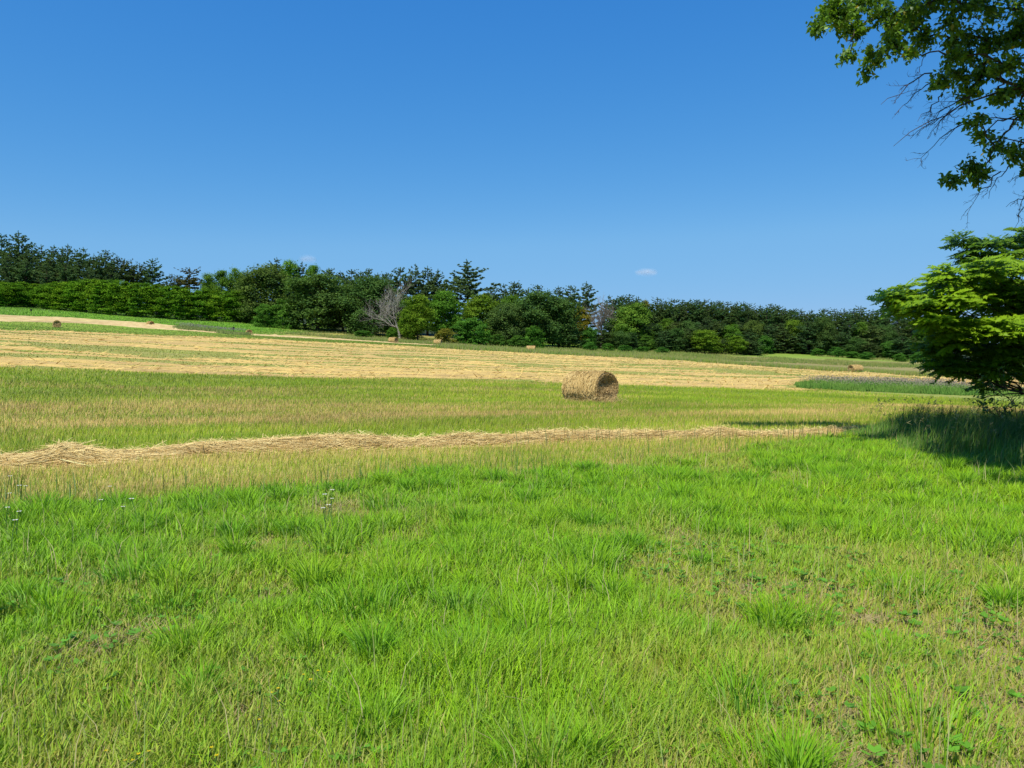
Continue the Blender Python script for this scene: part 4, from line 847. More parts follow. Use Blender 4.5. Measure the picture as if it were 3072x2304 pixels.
# ------------------------------------------------------------------ uncut weeds and verges
def stems(x, y, L, w, c, lean=.2, two=False):
    m = len(x)
    return blades(x, y, G(x, y), L, w, R.uniform(0, 2 * PI, m), np.abs(R.normal(lean, lean * .6, m)).clip(0, .9), c * .7, c, two)
def build_weeds():
    n = 60000
    x = R.uniform(24, 50, n); y = R.uniform(64, 84, n); wi = weed_in(x, y) + (fbm(x * .5, y * .5, 111) - .5) * .6
    k = wi > 0; x, y, wi = x[k], y[k], wi[k]; m = len(x)
    gr = mix(np.array((.08, .21, .035)), np.array((.20, .33, .06)), np.clip(fbm(x * .4, y * .4, 112) + R.normal(0, .2, m), 0, 1))
    L = R.uniform(.3, .75, m) * (.45 + .55 * ss(0, .8, wi))
    parts = [stems(x, y, L, R.uniform(.05, .11, m), gr, .35)]
    q = (R.random(m) < .14 + .3 * ss(66, 76, y)) & (ss(0, 1.0, wi) > R.random(m)); px, py = x[q], y[q]; mm = len(px)
    far = ss(67, 76, py)
    cc = mix(np.array((.20, .24, .10)), np.array((.33, .255, .22)), np.clip(far * .6 + R.random(mm) * .6 - .1, 0, 1))
    c0 = np.stack([px, py, G(px, py) + R.uniform(.5, .9, mm)], 1)
    v, _ = cards(c0, R.normal(size=(mm, 3)), R.uniform(.06, .15, mm), R.uniform(.05, .09, mm), R)
    b = np.arange(mm)[:, None] * 4
    parts.append((v, np.concatenate([b + [0, 1, 2], b + [0, 2, 3]]), np.repeat(cc, 4, 0)))
    join_blades('weed_patch', parts, M_dry, 'uncut island of leafy weeds with dusty purple flower heads on the right', 'weeds')
    # left ridge weeds
    n = 26000
    x = R.uniform(-72, -54, n); y = R.uniform(140, 186, n)
    cxl = np.interp(y, [146, 176], [-64.0, -61.5])
    parts = []
    a = np.array([-67.5, 150.0]); b_ = np.array([-60.8, 171.0])
    f = R.random(n);     x = -84.5 + (-62.0 + 84.5) * f + R.normal(0, .6, n); y = 196 + (178.5 - 196) * f + R.normal(0, 1.0, n) * (1.2 + np.sin(f * 9)) * .8
    gr = mix(np.array((.16, .25, .06)), np.array((.30, .32, .11)), R.random(n))
    parts.append(stems(x, y, R.uniform(.3, .9, n) * (.4 + 1.0 * fbm(x * .25, y * .25, 113)), R.uniform(.1, .2, n), gr, .15))
    q = R.random(n) < .07; px, py = x[q], y[q]; mm = len(px)
    c0 = np.stack([px, py, G(px, py) + R.uniform(.9, 1.45, mm)], 1)
    v, _ = cards(c0, R.normal(size=(mm, 3)), R.uniform(.12, .25, mm), .11, R)
    b = np.arange(mm)[:, None] * 4
    parts.append((v, np.concatenate([b + [0, 1, 2], b + [0, 2, 3]]), np.repeat(mix(np.array((.22, .23, .16)), np.array((.27, .24, .21)), R.random(mm)), 4, 0)))
    join_blades('slope_weeds', parts, M_dry, 'strip of tall greyish purple weeds on the left slope near a half hidden bale', 'weeds')
    # verge of tall grass along the far edge of the hay and in front of the wood
    n = 90000
    x = R.uniform(-45, 150, n); f = R.random(n)
    y = yline(HAY_TOP, x) + .6 + f * np.interp(x, [-45, -20, 20, 60, 150], [6, 26, 22, 12, 14])
    y = np.where(x < -18, yline(TANT, x) + 1 + f * 14, y)
    k = (np.abs(x) < .8 * y) & (y < 206); x, y, f = x[k], y[k], f[k]; m = len(x)
    hh = fbm(x * .15, y * .15, 121)
    gr = mix(np.array((.15, .29, .02)), np.array((.34, .36, .06)), np.clip(hh + R.normal(0, .2, m), 0, 1))
    gr = mix(gr, np.array((.42, .31, .18)), (R.random(m) < .18 + .2 * f) * .75)
    parts = [stems(x, y, R.uniform(.35, .9, m) * (.6 + .8 * hh), R.uniform(.07, .16, m), gr, .2)]
    # rough ground at the foot of the wood and over the ridge
    n = 60000
    x = R.uniform(-60, 150, n); y = R.uniform(190, 232, n); k = (np.abs(x) < .8 * y) & (fbm(x * .06, y * .06, 122) > .42); x, y = x[k], y[k]; m = len(x)
    gr = mix(np.array((.14, .26, .025)), np.array((.36, .34, .09)), np.clip(fbm(x * .1, y * .1, 123) + R.normal(0, .2, m), 0, 1))
    parts.append(stems(x, y, R.uniform(.25, .7, m), R.uniform(.09, .2, m), gr, .25))
    join_blades('verge_grass', parts, M_grass, 'rough tall grass verge between the hay field and the wood', 'grass')
    n = 45000
    x = R.uniform(-190, -58, n); y = R.uniform(190, 262, n); k = (y > yline(TANT, x) + .5) & (np.abs(x) < .78 * y); x, y = x[k], y[k]; m = len(x)
    gr = mix(np.array((.13, .34, .015)), np.array((.22, .37, .025)), np.clip(fbm(x * .1, y * .1, 124) + R.normal(0, .2, m), 0, 1))
    n2_ = 40000
    x2 = R.uniform(-120, -18, n2_); lo_ = yline(HAY_TOP, x2) + 1.5; hi_ = yline(TANB, x2) - .8; y2 = lo_ + (hi_ - lo_) * R.random(n2_)
    k2 = (np.abs(x2) < .78 * y2) & (hi_ > lo_); x2, y2 = x2[k2], y2[k2]; m2_ = len(x2)
    g2 = mix(np.array((.15, .29, .018)), np.array((.34, .35, .06)), np.clip(fbm(row_s(x2, y2) * .05, row_t(x2, y2) * .4, 125) * 1.3 - .2 + R.normal(0, .2, m2_), 0, 1))
    join_blades('slope_grass', [stems(x2, y2, R.uniform(.06, .16, m2_), R.uniform(.12, .25, m2_), g2, .4)], M_grass, 'olive green mown strip on the left slope around the end-on bale', 'grass')
    join_blades('meadow_grass', [stems(x, y, R.uniform(.12, .4, m), R.uniform(.12, .25, m), gr, .3)], M_grass, 'smooth vivid green meadow strip below the hedge-like row on the left', 'grass')
build_weeds()

# ------------------------------------------------------------------ hay bales
def build_bale():
    """a round bale, axis along local x, resting on z=0"""
    rad, hl = .65, .98
    na, nl = 72, 26
    a = np.arange(na) / na * 2 * PI; l = np.linspace(-1, 1, nl)
    A, Lx = np.meshgrid(a, l, indexing='ij')
    def rr(A, Lx):
        r = rad * (1 - .05 * np.abs(Lx) ** 6) + .022 * (fbm(A * 5, Lx * 9, 131) - .5) * 2 + .012 * np.sin(Lx * 24 + fbm(A * 2, Lx * 2, 132) * 5)
        z = np.sin(A)
        return r * np.where(z < -.80, 1 - (-.80 - z) * .42, 1.0) * (1 - .03 * np.cos(2 * A))
    r = rr(A, Lx)
    def pos(A, Lx, r): return np.stack([Lx * hl + .02 * np.sin(3 * A), np.cos(A) * r * 1.03, np.sin(A) * r + rad * .93], -1)
    V = pos(A, Lx, r).reshape(-1, 3)
    i, j = np.meshgrid(np.arange(na), np.arange(nl - 1), indexing='ij'); i = i.ravel(); j = j.ravel(); i2 = (i + 1) % na
    Q = np.stack([i * nl + j, i2 * nl + j, i2 * nl + j + 1, i * nl + j + 1], 1)
    tone = fbm(A.ravel() * 6, Lx.ravel() * 14, 133)
    C = mix(np.array((.38, .25, .09)), np.array((.66, .49, .2)), tone)
    body = make_mesh('rolled_body', V, None, Q, C, True)
    # wrapped straw over the side
    def strands(n, zlo=-1.0):
        A = R.uniform(0, 2 * PI, n); Lx = R.uniform(-.99, .99, n)
        da = R.uniform(.12, .42, n); skew = R.normal(0, .05, n) + (fbm(A * 2, Lx * 3, 134) - .5) * .18
        lift = R.uniform(0, .022, n); wv = R.uniform(.006, .013, n)
        pts = []
        for f in (-.5, 0, .5):
            aa = A + da * f; ll = Lx + skew * f * 2
            extra = np.where(R.random(n) < .05, abs(f) * .10, 0)
            pts.append(pos(aa, ll, rr(aa, ll.clip(-1, 1)) + lift + extra))
        ax = np.array([1., 0, 0])
        off = ax[None] * wv[:, None] * .5 + R.normal(0, .002, (n, 3))
        V = np.stack([pts[0] - off, pts[0] + off, pts[1] + off, pts[1] - off, pts[2] + off, pts[2] - off], 1).reshape(-1, 3)
        b = np.arange(n)[:, None] * 6
        Q = np.concatenate([b + [0, 1, 2, 3], b + [3, 2, 4, 5]])
        tn = np.clip(R.normal(.5, .3, n) + (fbm(A * 3, Lx * 10, 135) - .5) * .8, 0, 1)
        c = mix(np.array((.42, .27, .09)), np.array((.92, .70, .30)), tn)
        return V, Q, np.repeat(c, 6, 0)
    V, Q, C = strands(9000)
    # a few wisps hanging at the foot
    wrap = make_mesh('straw_wrap', V, None, Q, C)
    # end face with spiral and a sunken upper half
    def end(sgn, deep):
        nr = 20; na = 64
        rs = np.linspace(0, 1, nr); a = np.arange(na) / na * 2 * PI
        Rr, A = np.meshgrid(rs, a, indexing='ij')
        rim = rr(A, np.full(A.shape, sgn * .98))
        yy = np.cos(A) * rim * 1.03 * Rr; zz = np.sin(A) * rim * Rr
        spir = np.sin(Rr * 38 - A * 1.0 + fbm(yy * 5, zz * 5, 136) * 3)
        dep = .035 * spir * ss(0, .2, Rr) - .05 * (1 - Rr ** 3)
        dep = dep - deep * np.exp(-((zz - .24) / .24) ** 2 - ((yy - .02) / .36) ** 2) * ss(1, .72, Rr)
        dep = dep + .09 * deep / .3 * np.exp(-((zz + .12) / .2) ** 2 - (yy / .25) ** 2)
        dep = dep - .18 * (deep > .1) * np.exp(-((zz + .3) / .08) ** 2 - ((yy + .1) / .12) ** 2)
        dep = dep + (fbm(yy * 16, zz * 16, 137) - .5) * .07
        X = sgn * (hl * .99 + dep)
        V = np.stack([X, yy, zz + rad * .93], -1).reshape(-1, 3)
        i, j = np.meshgrid(np.arange(nr - 1), np.arange(na), indexing='ij'); i = i.ravel(); j = j.ravel(); j2 = (j + 1) % na
        Q = np.stack([i * na + j, (i + 1) * na + j, (i + 1) * na + j2, i * na + j2], 1)
        if sgn < 0: Q = Q[:, ::-1]
        tone = np.clip(.42 + .3 * spir + (fbm(yy * 12, zz * 12, 138) - .5) * .8, 0, 1).ravel()
        C = mix(np.array((.34, .21, .085)), np.array((.70, .50, .22)), tone)
        # straw on the face follows the spiral
        n = 2600
        q = np.sqrt(R.random(n)) * .97; b = R.uniform(0, 2 * PI, n); da = R.uniform(.15, .6, n) * np.minimum(1, .3 / (q + .1))
        pts = []
        for f in (-.5, 0, .5):
            bb = b + da * f; rq = rr(bb, np.full(n, sgn * .98)) * q * (1 + f * R.normal(0, .05, n))
            yy = np.cos(bb) * rq * 1.03; zz = np.sin(bb) * rq
            dp = -.05 * (1 - q ** 3) - deep * np.exp(-((zz - .24) / .24) ** 2 - ((yy - .02) / .36) ** 2) * ss(1, .72, q) + .09 * deep / .3 * np.exp(-((zz + .12) / .2) ** 2 - (yy / .25) ** 2)
            pts.append(np.stack([sgn * (hl * .99 + dp + .03 + R.uniform(0, .05, n)), yy, zz + rad * .93], 1))
        off = unit(R.normal(size=(n, 3))) * R.uniform(.003, .007, n)[:, None]
        V2 = np.stack([pts[0] - off, pts[0] + off, pts[1] + off, pts[1] - off, pts[2] + off, pts[2] - off], 1).reshape(-1, 3)
        bi = np.arange(n)[:, None] * 6
        Q2 = np.concatenate([bi + [0, 1, 2, 3], bi + [3, 2, 4, 5]]) + len(V)
        c2 = mix(np.array((.34, .21, .085)), np.array((.84, .63, .29)), np.clip(R.normal(.45, .3, n), 0, 1))
        return make_mesh('spiral_end', np.concatenate([V, V2]), None, np.concatenate([Q, Q2]), np.concatenate([C, np.repeat(c2, 6, 0)]), False)
    e1, e2 = end(1, .12), end(-1, .05)
    # loose wisps spilled beside the front end and along the foot
    n = 900
    f = R.random(n); x = np.where(f < .45, hl + R.normal(.12, .16, n), R.uniform(-hl, hl, n)); y = np.where(f < .45, R.normal(-.05, .4, n), -R.uniform(.42, .66, n))
    z = np.abs(R.normal(.06, .07, n)) + np.where(f < .45, .25 * np.exp(-np.abs(x - hl) * 5), .05)
    ax = np.stack([R.normal(.3, .8, n), R.normal(0, .8, n), R.normal(-.2, .6, n)], 1)
    v, q = cards(np.stack([x, y, z], 1), R.normal(size=(n, 3)), R.uniform(.15, .45, n), .010, R, ax)
    c = mix(np.array((.40, .27, .11)), np.array((.74, .58, .27)), R.random(n))
    wisps = make_mesh('loose_wisps', v, None, q, np.repeat(c, 4, 0))
    return body, wrap, e1, e2, wisps
BALE = build_bale()
def bale(x, y, rz, sc, label, sink=0.0, group='round hay bales left in the field'):
    r = empty('hay_bale', (x, y, GH(x, y) - sink), rz); r.scale = (sc, sc, sc)
    tag(r, label, 'hay bale', group)
    for nm, me, mt in zip(('rolled_body', 'straw_wrap', 'spiral_end', 'spiral_end', 'loose_wisps'), BALE, (M_straw, M_dry, M_straw, M_straw, M_dry)):
        obj(nm, me, mt, r)
    return r
D = math.radians
bale(3.45, 34.25, D(-52), 1.1, 'large shaggy round hay bale in the middle field, nearest of all, hollow end right', .03)
bale(-88.8, 150.5, D(-58), 1.05, 'hay bale at the far left seen end on, round dark face in the green strip')
bale(-94.3, 201, D(-40), 1.0, 'hay bale half sunk behind the upper hay strip, left of the slope weeds', .45)
bale(-63.9, 187.3, D(-62), 1.05, 'hay bale on the slope between two strips of weeds', .25)
bale(-29.2, 189.4, D(-35), 1.08, 'hay bale below the bleached dead tree')
bale(-18.6, 194, D(-24), 1.05, 'hay bale in front of the pale yellowish bush')
bale(4.6, 186.2, D(-8), 1.02, 'hay bale against the grass verge under the wide dark oak, seen side on')
bale(65.8, 147.5, D(200), 1.2, 'hay bale alone at the right by the pale field, its end facing left')
bale(52.6, 81.6, D(190), 1.1, 'hay bale partly hidden behind the low branches of the right-hand tree')

# ------------------------------------------------------------------ tree prototypes for the wood
def crown_leafy(seed, Ht=15., Rd=5., low=.12, lobes=16, clumps=240, per=44, card=.42, flat=.7, spread=1.0, c0=(.028, .062, .012), c1=(.075, .135, .02), crf=.085, shape=0):
    g = np.random.default_rng(seed)
    LC = []; LR = []
    for i in range(lobes):
        f = (i + .5) / lobes; z = Ht * (low + (1 - low) * (.08 + .80 * f))
        tt = (z / Ht - low) / (1 - low)
        env = math.sin(PI * min(1, max(.05, .22 + .72 * tt if shape == 0 else .35 + .6 * tt))) ** .7
        a = i * 2.4 + g.uniform(-.5, .5); r = Rd * env * g.uniform(.35, .78)
        if i == lobes - 1: r *= .3
        LC.append((r * math.cos(a), r * math.sin(a), z)); LR.append(Rd * g.uniform(.34, .52) * (.75 + .25 * env))
    LC = np.array(LC); LR = np.array(LR)
    k = g.integers(0, lobes, clumps * 4); d = unit(g.normal(size=(clumps * 4, 3)) + np.array([0, 0, .35]))
    P = LC[k] + d * (LR[k] * g.uniform(.8, 1.08, clumps * 4))[:, None] * np.array([1, 1, .85])
    dist = np.linalg.norm(P[:, None] - LC[None], axis=2) / LR[None]; dist[np.arange(len(P)), k] = 9
    ok = (dist.min(1) > .78) & (P[:, 2] > Ht * low * .6) & (P[:, 2] < Ht * .985)
    P, d, k = P[ok][:clumps], d[ok][:clumps], k[ok][:clumps]
    n = len(P); cr = Ht * crf * g.uniform(.55, 1.15, n)
    idx = np.repeat(np.arange(n), per); m = len(idx)
    C = P[idx] + g.normal(size=(m, 3)) * cr[idx, None] * .55 * np.array([spread, spread, flat])
    Nn = .75 * d[idx] + np.array([0, 0, .55]) + .55 * g.normal(size=(m, 3))
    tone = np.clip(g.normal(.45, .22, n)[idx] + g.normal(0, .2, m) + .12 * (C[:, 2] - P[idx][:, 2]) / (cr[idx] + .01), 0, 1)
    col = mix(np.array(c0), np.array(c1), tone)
    V, Q = cards(C, Nn, card * g.uniform(.7, 1.3, m), card * g.uniform(.5, .9, m), g)
    mb = MB(); mb.add(V, None, Q, np.repeat(col, 4, 0))
    # inner leaves so the sky does not shine right through; darker colour paints inner shade
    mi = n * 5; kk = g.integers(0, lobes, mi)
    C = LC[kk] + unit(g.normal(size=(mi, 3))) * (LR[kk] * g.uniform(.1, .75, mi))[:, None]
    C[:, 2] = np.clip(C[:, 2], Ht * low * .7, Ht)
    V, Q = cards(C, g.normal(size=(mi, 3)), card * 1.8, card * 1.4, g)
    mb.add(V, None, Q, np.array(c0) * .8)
    crown = mb.mesh('crown')
    tb = MB(); bark = (.07, .055, .04)
    tb.tube([(0, 0, -.5), (.1, 0, Ht * .25), (-.05, .1, Ht * .55), (0, 0, Ht * .85)], [Ht * .022, Ht * .017, Ht * .011, .04], 7, bark)
    for i in range(0, lobes):
        c = LC[i]; z0 = max(Ht * .12, c[2] - Ht * g.uniform(.12, .25))
        tb.tube([(0, 0, z0), (c[0] * .5, c[1] * .5, (z0 + c[2]) * .5 - .2), tuple(c)], [Ht * .009, Ht * .006, .03], 4, bark)
    return crown, tb.mesh('trunk', True), Ht, Rd

def crown_pine(seed, Ht=20., Rd=4., bare=.2, dens=1.0, prof='white', step=.05, c0=(.076, .138, .055), c1=(.215, .31, .118), tuft=.66):
    g = np.random.default_rng(seed); mb = MB(); tb = MB(); bark = (.085, .06, .045)
    bend = g.normal(0, .12, 2)
    def axis(z): f = z / Ht; return np.array([bend[0] * math.sin(f * 3), bend[1] * math.sin(f * 2.3), z])
    zs = np.linspace(-.5, Ht * .97, 9)
    tb.tube([axis(z) for z in zs], np.linspace(Ht * .018, .03, 9), 6, bark)
    CC = []; AX = []; UPN = []; TN = []
    z = Ht * bare
    while z < Ht * .985:
        t = (z / Ht - bare) / (1 - bare)
        if prof == 'white': env = (1 - t) ** .60 * (.66 + .45 * min(1, t * 3.0)) * 1.0 + .03
        elif prof == 'soft': env = math.sqrt(max(.0, 1 - t ** 2.4)) * (.72 + .28 * min(1, t * 4)) * .98 + .04
        elif prof == 'spruce': env = (1 - t) ** .85 * .95 + .05
        elif prof == 'giant': env = (.55 + .45 * math.sin(PI * min(1, .1 + t * .9))) * (1 - t ** 3.2) * 1.0 + .04
        else: env = math.sqrt(max(.02, 1 - (abs(t - .42) / .62) ** 2)) * .9 + .08      # rounded tufted head
        nb = g.integers(4, 7); a0 = g.uniform(0, 2 * PI)
        for b in range(nb):
            if g.random() < .12: continue
            a = a0 + b * 2 * PI / nb + g.uniform(-.35, .35); L = Rd * env * g.choice([.55, .8, 1.0, 1.0, 1.25]) * g.uniform(.85, 1.15)
            rise = (.5 * t + .05 if prof != 'spruce' else -.12 + .45 * t) * L * g.uniform(.6, 1.3)
            P0 = axis(z); f = np.array([0, .35, .7, 1.]); 
            pts = np.stack([P0[0] + np.cos(a) * L * f, P0[1] + np.sin(a) * L * f, z + rise * (f ** 1.7) - .04 * L * np.sin(PI * f)], 1)
            if L > .8: tb.tube(pts, [.05 + L * .008, .04, .03, .012], 3, bark)
            m = max(3, int(L / .34 * dens)); fs = g.uniform(.22, 1.02, m)
            lat = g.normal(0, .16, m) * L * (1 - .4 * fs)
            x = P0[0] + np.cos(a) * L * fs - np.sin(a) * lat; y = P0[1] + np.sin(a) * L * fs + np.cos(a) * lat
            zz = np.interp(fs, f, pts[:, 2]) + g.normal(.05, .08, m)
            CC.append(np.stack([x, y, zz], 1)); AX.append(np.repeat(np.array([[math.cos(a), math.sin(a), .55]]), m, 0)); TN.append(np.full(m, g.normal(.42, .17)))
        z += Ht * step * g.uniform(.7, 1.3) * (1 - .25 * t)
    # leader
    m = 6; CC.append(np.stack([g.normal(0, .05, m), g.normal(0, .05, m), np.linspace(Ht * .94, Ht * 1.01, m)], 1) + np.array([axis(Ht)[0], axis(Ht)[1], 0])); AX.append(np.repeat(np.array([[0, 0, 1.]]), m, 0)); TN.append(np.full(m, .5))
    C = np.concatenate(CC); A = np.concatenate(AX); T = np.concatenate(TN)
    per = 21; idx = np.repeat(np.arange(len(C)), per); m = len(idx)
    ax = A[idx] * np.array([1, 1, 1.5]) + g.normal(0, .6, (m, 3))
    tf = tuft * np.interp(C[idx][:, 2] / Ht, [0, .7, .93, 1.0], [1.05, 1, .62, .42])
    P = C[idx] + unit(ax) * (tf * .55 * g.uniform(.2, 1, m))[:, None] * np.array([1, 1, .8])
    Nn = np.array([0, 0, .8]) + g.normal(0, .8, (m, 3))
    col = mix(np.array(c0), np.array(c1), np.clip(T[idx] + g.normal(0, .2, m), 0, 1))
    V, Q = cards(P, Nn, tf * g.uniform(.6, 1.25, m), tf * .34 * g.uniform(.7, 1.3, m), g, ax)
    mb.add(V, None, Q, np.repeat(col, 4, 0))
    return mb.mesh('crown'), tb.mesh('trunk', True), Ht, Rd

def limbs(mb, g, p, d, L, r, depth, col, gnarl=.35, up=.12, ends=None, kids=(2, 4), shrink=.68, sides=5):
    """recursive bare branching"""
    n = 5; pts = [np.array(p, float)]; dd = np.array(d, float)
    for i in range(n - 1):
        dd = unit(dd + g.normal(0, gnarl * .45, 3) + np.array([0, 0, up * .4])); pts.append(pts[-1] + dd * L / (n - 1))
    mb.tube(pts, np.linspace(r, r * .55, n), sides if depth > 1 else 3, col)
    if depth <= 0:
        if ends is not None: ends.append((pts[-1], dd))
        return
    for k in range(g.integers(*kids) + 1):
        q = pts[g.integers(1, n)] if k else pts[-1]
        nd = unit(dd + g.normal(0, .62, 3) + np.array([0, 0, up]))
        limbs(mb, g, q, nd, L * shrink * g.uniform(.75, 1.2), r * .55, depth - 1, col, gnarl, up, ends, kids, shrink, sides)

def dead_white(seed):
    g = np.random.default_rng(seed); mb = MB(); tb = MB(); c = (.38, .34, .29)
    tb.tube([(1.8, 0, -.5), (1.5, 0, 1.0), (1.3, 0, 2.6), (.7, -.1, 3.6)], [.30, .27, .24, .16], 7, c)
    for d, L, r in (((-.75, -.1, .65), 4.6, .15), ((-.95, -.3, .30), 4.6, .14), ((-.25, .1, 1), 5.4, .14), ((.25, -.1, 1), 5.2, .16), ((.1, .2, 1), 5.5, .13), ((-.5, -.4, .9), 4.6, .12), ((-1, .2, .55), 4.2, .11)):
        limbs(mb, g, (1.0 + d[0] * .4, 0, 3.1 if d[0] < 0 else 2.8), unit(np.array(d)), L, r * .62, 3, np.array(c) * g.uniform(.75, 1.1), .42, .2, kids=(3, 6), shrink=.66)
    return mb.mesh('branches'), tb.mesh('trunk', True), 14.5, 5.6
def dead_grey(seed):
    g = np.random.default_rng(seed); mb = MB(); tb = MB(); c = (.23, .19, .155)
    tb.tube([(0, 0, -.5), (.1, 0, 3), (0, .1, 6), (.1, 0, 8)], [.3, .26, .2, .14], 6, c)
    for i in range(13):
        a = i * 2.4; f = g.uniform(.45, 1.1)
        limbs(mb, g, (0, 0, g.uniform(3, 8)), unit(np.array((math.cos(a) * f, math.sin(a) * f, 1.0))), g.uniform(3.0, 4.3), .1, 3, np.array(c) * g.uniform(.8, 1.2), .3, .22, kids=(2, 5), shrink=.66, sides=4)
    return mb.mesh('branches'), tb.mesh('trunk', True), 14.5, 4.6

PROTO = {
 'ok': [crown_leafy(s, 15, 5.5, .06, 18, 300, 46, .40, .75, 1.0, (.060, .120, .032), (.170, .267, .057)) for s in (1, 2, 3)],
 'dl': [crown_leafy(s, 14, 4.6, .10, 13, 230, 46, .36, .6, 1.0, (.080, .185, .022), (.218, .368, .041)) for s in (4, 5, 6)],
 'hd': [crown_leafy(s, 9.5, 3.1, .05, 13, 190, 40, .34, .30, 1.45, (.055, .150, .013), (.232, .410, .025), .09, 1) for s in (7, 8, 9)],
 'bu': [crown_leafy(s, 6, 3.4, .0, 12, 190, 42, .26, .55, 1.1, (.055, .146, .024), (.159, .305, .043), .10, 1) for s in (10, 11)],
 'by': [crown_leafy(12, 5, 3., .0, 9, 80, 26, .26, .7, 1.1, (.12, .15, .025), (.27, .29, .05), .10, 1)],
 'wp': [crown_pine(s, 18, 4.4, .10, 1.15, 'white', .05) for s in (21, 22, 23, 33)],
 'gp': [crown_pine(24, 20, 5.4, .15, 1.5, 'giant', .052)],
 'sp': [crown_pine(s, 14, 3.3, .03, 1.1, 'soft', .05, (.074, .143, .052), (.212, .321, .106)) for s in (25, 26, 34)],
 'rp': [crown_pine(s, 17, 3.0, .60, 1.0, 'red', .045, (.081, .122, .041), (.207, .256, .081)) for s in (27, 28)],
 'tp': [crown_pine(s, 17, 3.4, .22, 1.1, 'soft', .05, (.080, .139, .046), (.225, .321, .099)) for s in (29, 30)],
 'dd': [dead_white(31)], 'dg': [dead_grey(32)],
}
cnt = {}
for kind, X, Y, h, r, name, label, cat, group, tint in TREES:
    P = PROTO[kind]; k = cnt.get(kind, 0); cnt[kind] = k + 1
    crown, trunk, Ht, Rd = P[k % len(P)]
    root = empty(name, (X, Y, GH(X, Y) - .15), (k * 2.399) % (2 * PI) if kind not in ('dd', 'dg') else 0)
    tag(root, label, cat, group)
    sx = r / Rd * 1.08; sz = h / Ht
    if kind in ('wp', 'tp', 'rp', 'sp', 'gp'): sx = max(sx * 1.35, sz * (1.12 if X < 35 else 1.3))
    if kind in ('ok', 'dl', 'hd'): sx *= 1.12
    root.scale = (sx, sx, sz)
    dead = kind in ('dd', 'dg')
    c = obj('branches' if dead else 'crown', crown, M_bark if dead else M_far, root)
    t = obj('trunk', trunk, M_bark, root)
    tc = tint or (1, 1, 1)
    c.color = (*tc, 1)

# ------------------------------------------------------------------ little posts on the slope
def post(x, y, h, label):
    r = empty('marker_post', (x, y, GH(x, y)))
    tag(r, label, 'post')
    mb = MB(); mb.tube([(0, 0, -.2), (0, 0, h)], [.07, .06], 6, (.05, .04, .03)); obj('stake', mb.mesh('stake'), M_bark, r)
    mb = MB(); 
    for z0, z1, w in ((h, h + .42, .16), (h + .42, h + .5, .22)):
        V = [(sx * w, sy * w, z) for z in (z0, z1) for sx, sy in ((-1, -1), (1, -1), (1, 1), (-1, 1))]
        mb.add(V, None, [(0, 1, 5, 4), (1, 2, 6, 5), (2, 3, 7, 6), (3, 0, 4, 7), (4, 5, 6, 7), (3, 2, 1, 0)], (.05, .045, .04))
    obj('nest_box', mb.mesh('nest_box'), M_bark, r)
post(-126.2, 202.5, 1.0, 'small dark post with a box on top in the meadow strip at far left')
post(-65.0, 180.0, 1.2, 'small dark stake at the right end of the slope weeds')

# ------------------------------------------------------------------ flowers
def flower(kind, x, y, h, label, group):
    r = empty('wildflower' if kind == 'w' else 'buttercup', (x, y, GH(x, y))); tag(r, label, 'flower', group)
    mb = MB(); lx, ly = R.normal(0, .03, 2)
    mb.tube([(0, 0, 0), (lx * .4, ly * .4, h * .6), (lx, ly, h)], [.004, .0035, .003], 4, (.10, .2, .04)); obj('stem', mb.mesh('stem'), M_grass, r)
    mb = MB(); n = 9 if kind == 'w' else 5; rad = R.uniform(.019, .027) if kind == 'w' else R.uniform(.008, .011)
    a = np.arange(n) / n * 2 * PI; ax = np.stack([np.cos(a), np.sin(a), np.full(n, .15 if kind == 'w' else .5)], 1)
    v, q = cards(np.array([lx, ly, h]) + ax * rad * .55, np.stack([-np.cos(a) * .2, -np.sin(a) * .2, np.ones(n)], 1), rad * 1.1, rad * .62, R, ax)
    mb.add(v, None, q, (.80, .80, .78) if kind == 'w' else (.75, .55, .02)); obj('petals', mb.mesh('petals'), M_petal, r)
    mb = MB(); mb.tube([(lx, ly, h - .002), (lx, ly, h + rad * .22)], [rad * .3, rad * .22], 6, (.6, .5, .12) if kind == 'w' else (.55, .38, .02)); obj('flower_centre', mb.mesh('flower_centre'), M_petal, r)
for i, (x, y, h) in enumerate(WHITE):
    if i < 8: flower('w', x, y, h, 'white wildflower in the cluster at the left edge of the grass', 'white wildflowers at the left edge')
    elif i < 12: flower('w', x, y, h, 'white wildflower among the stems near the left end of the hay row', 'white wildflowers near the hay row')
    else: flower('w', x, y, h, 'white wildflower in the small bunch left of the middle of the grass edge', 'white wildflowers in the bunch')
for x, y, h in YELLOW: flower('y', x, y, h, 'tiny yellow flower low in the foreground grass', 'yellow flowers in the grass')

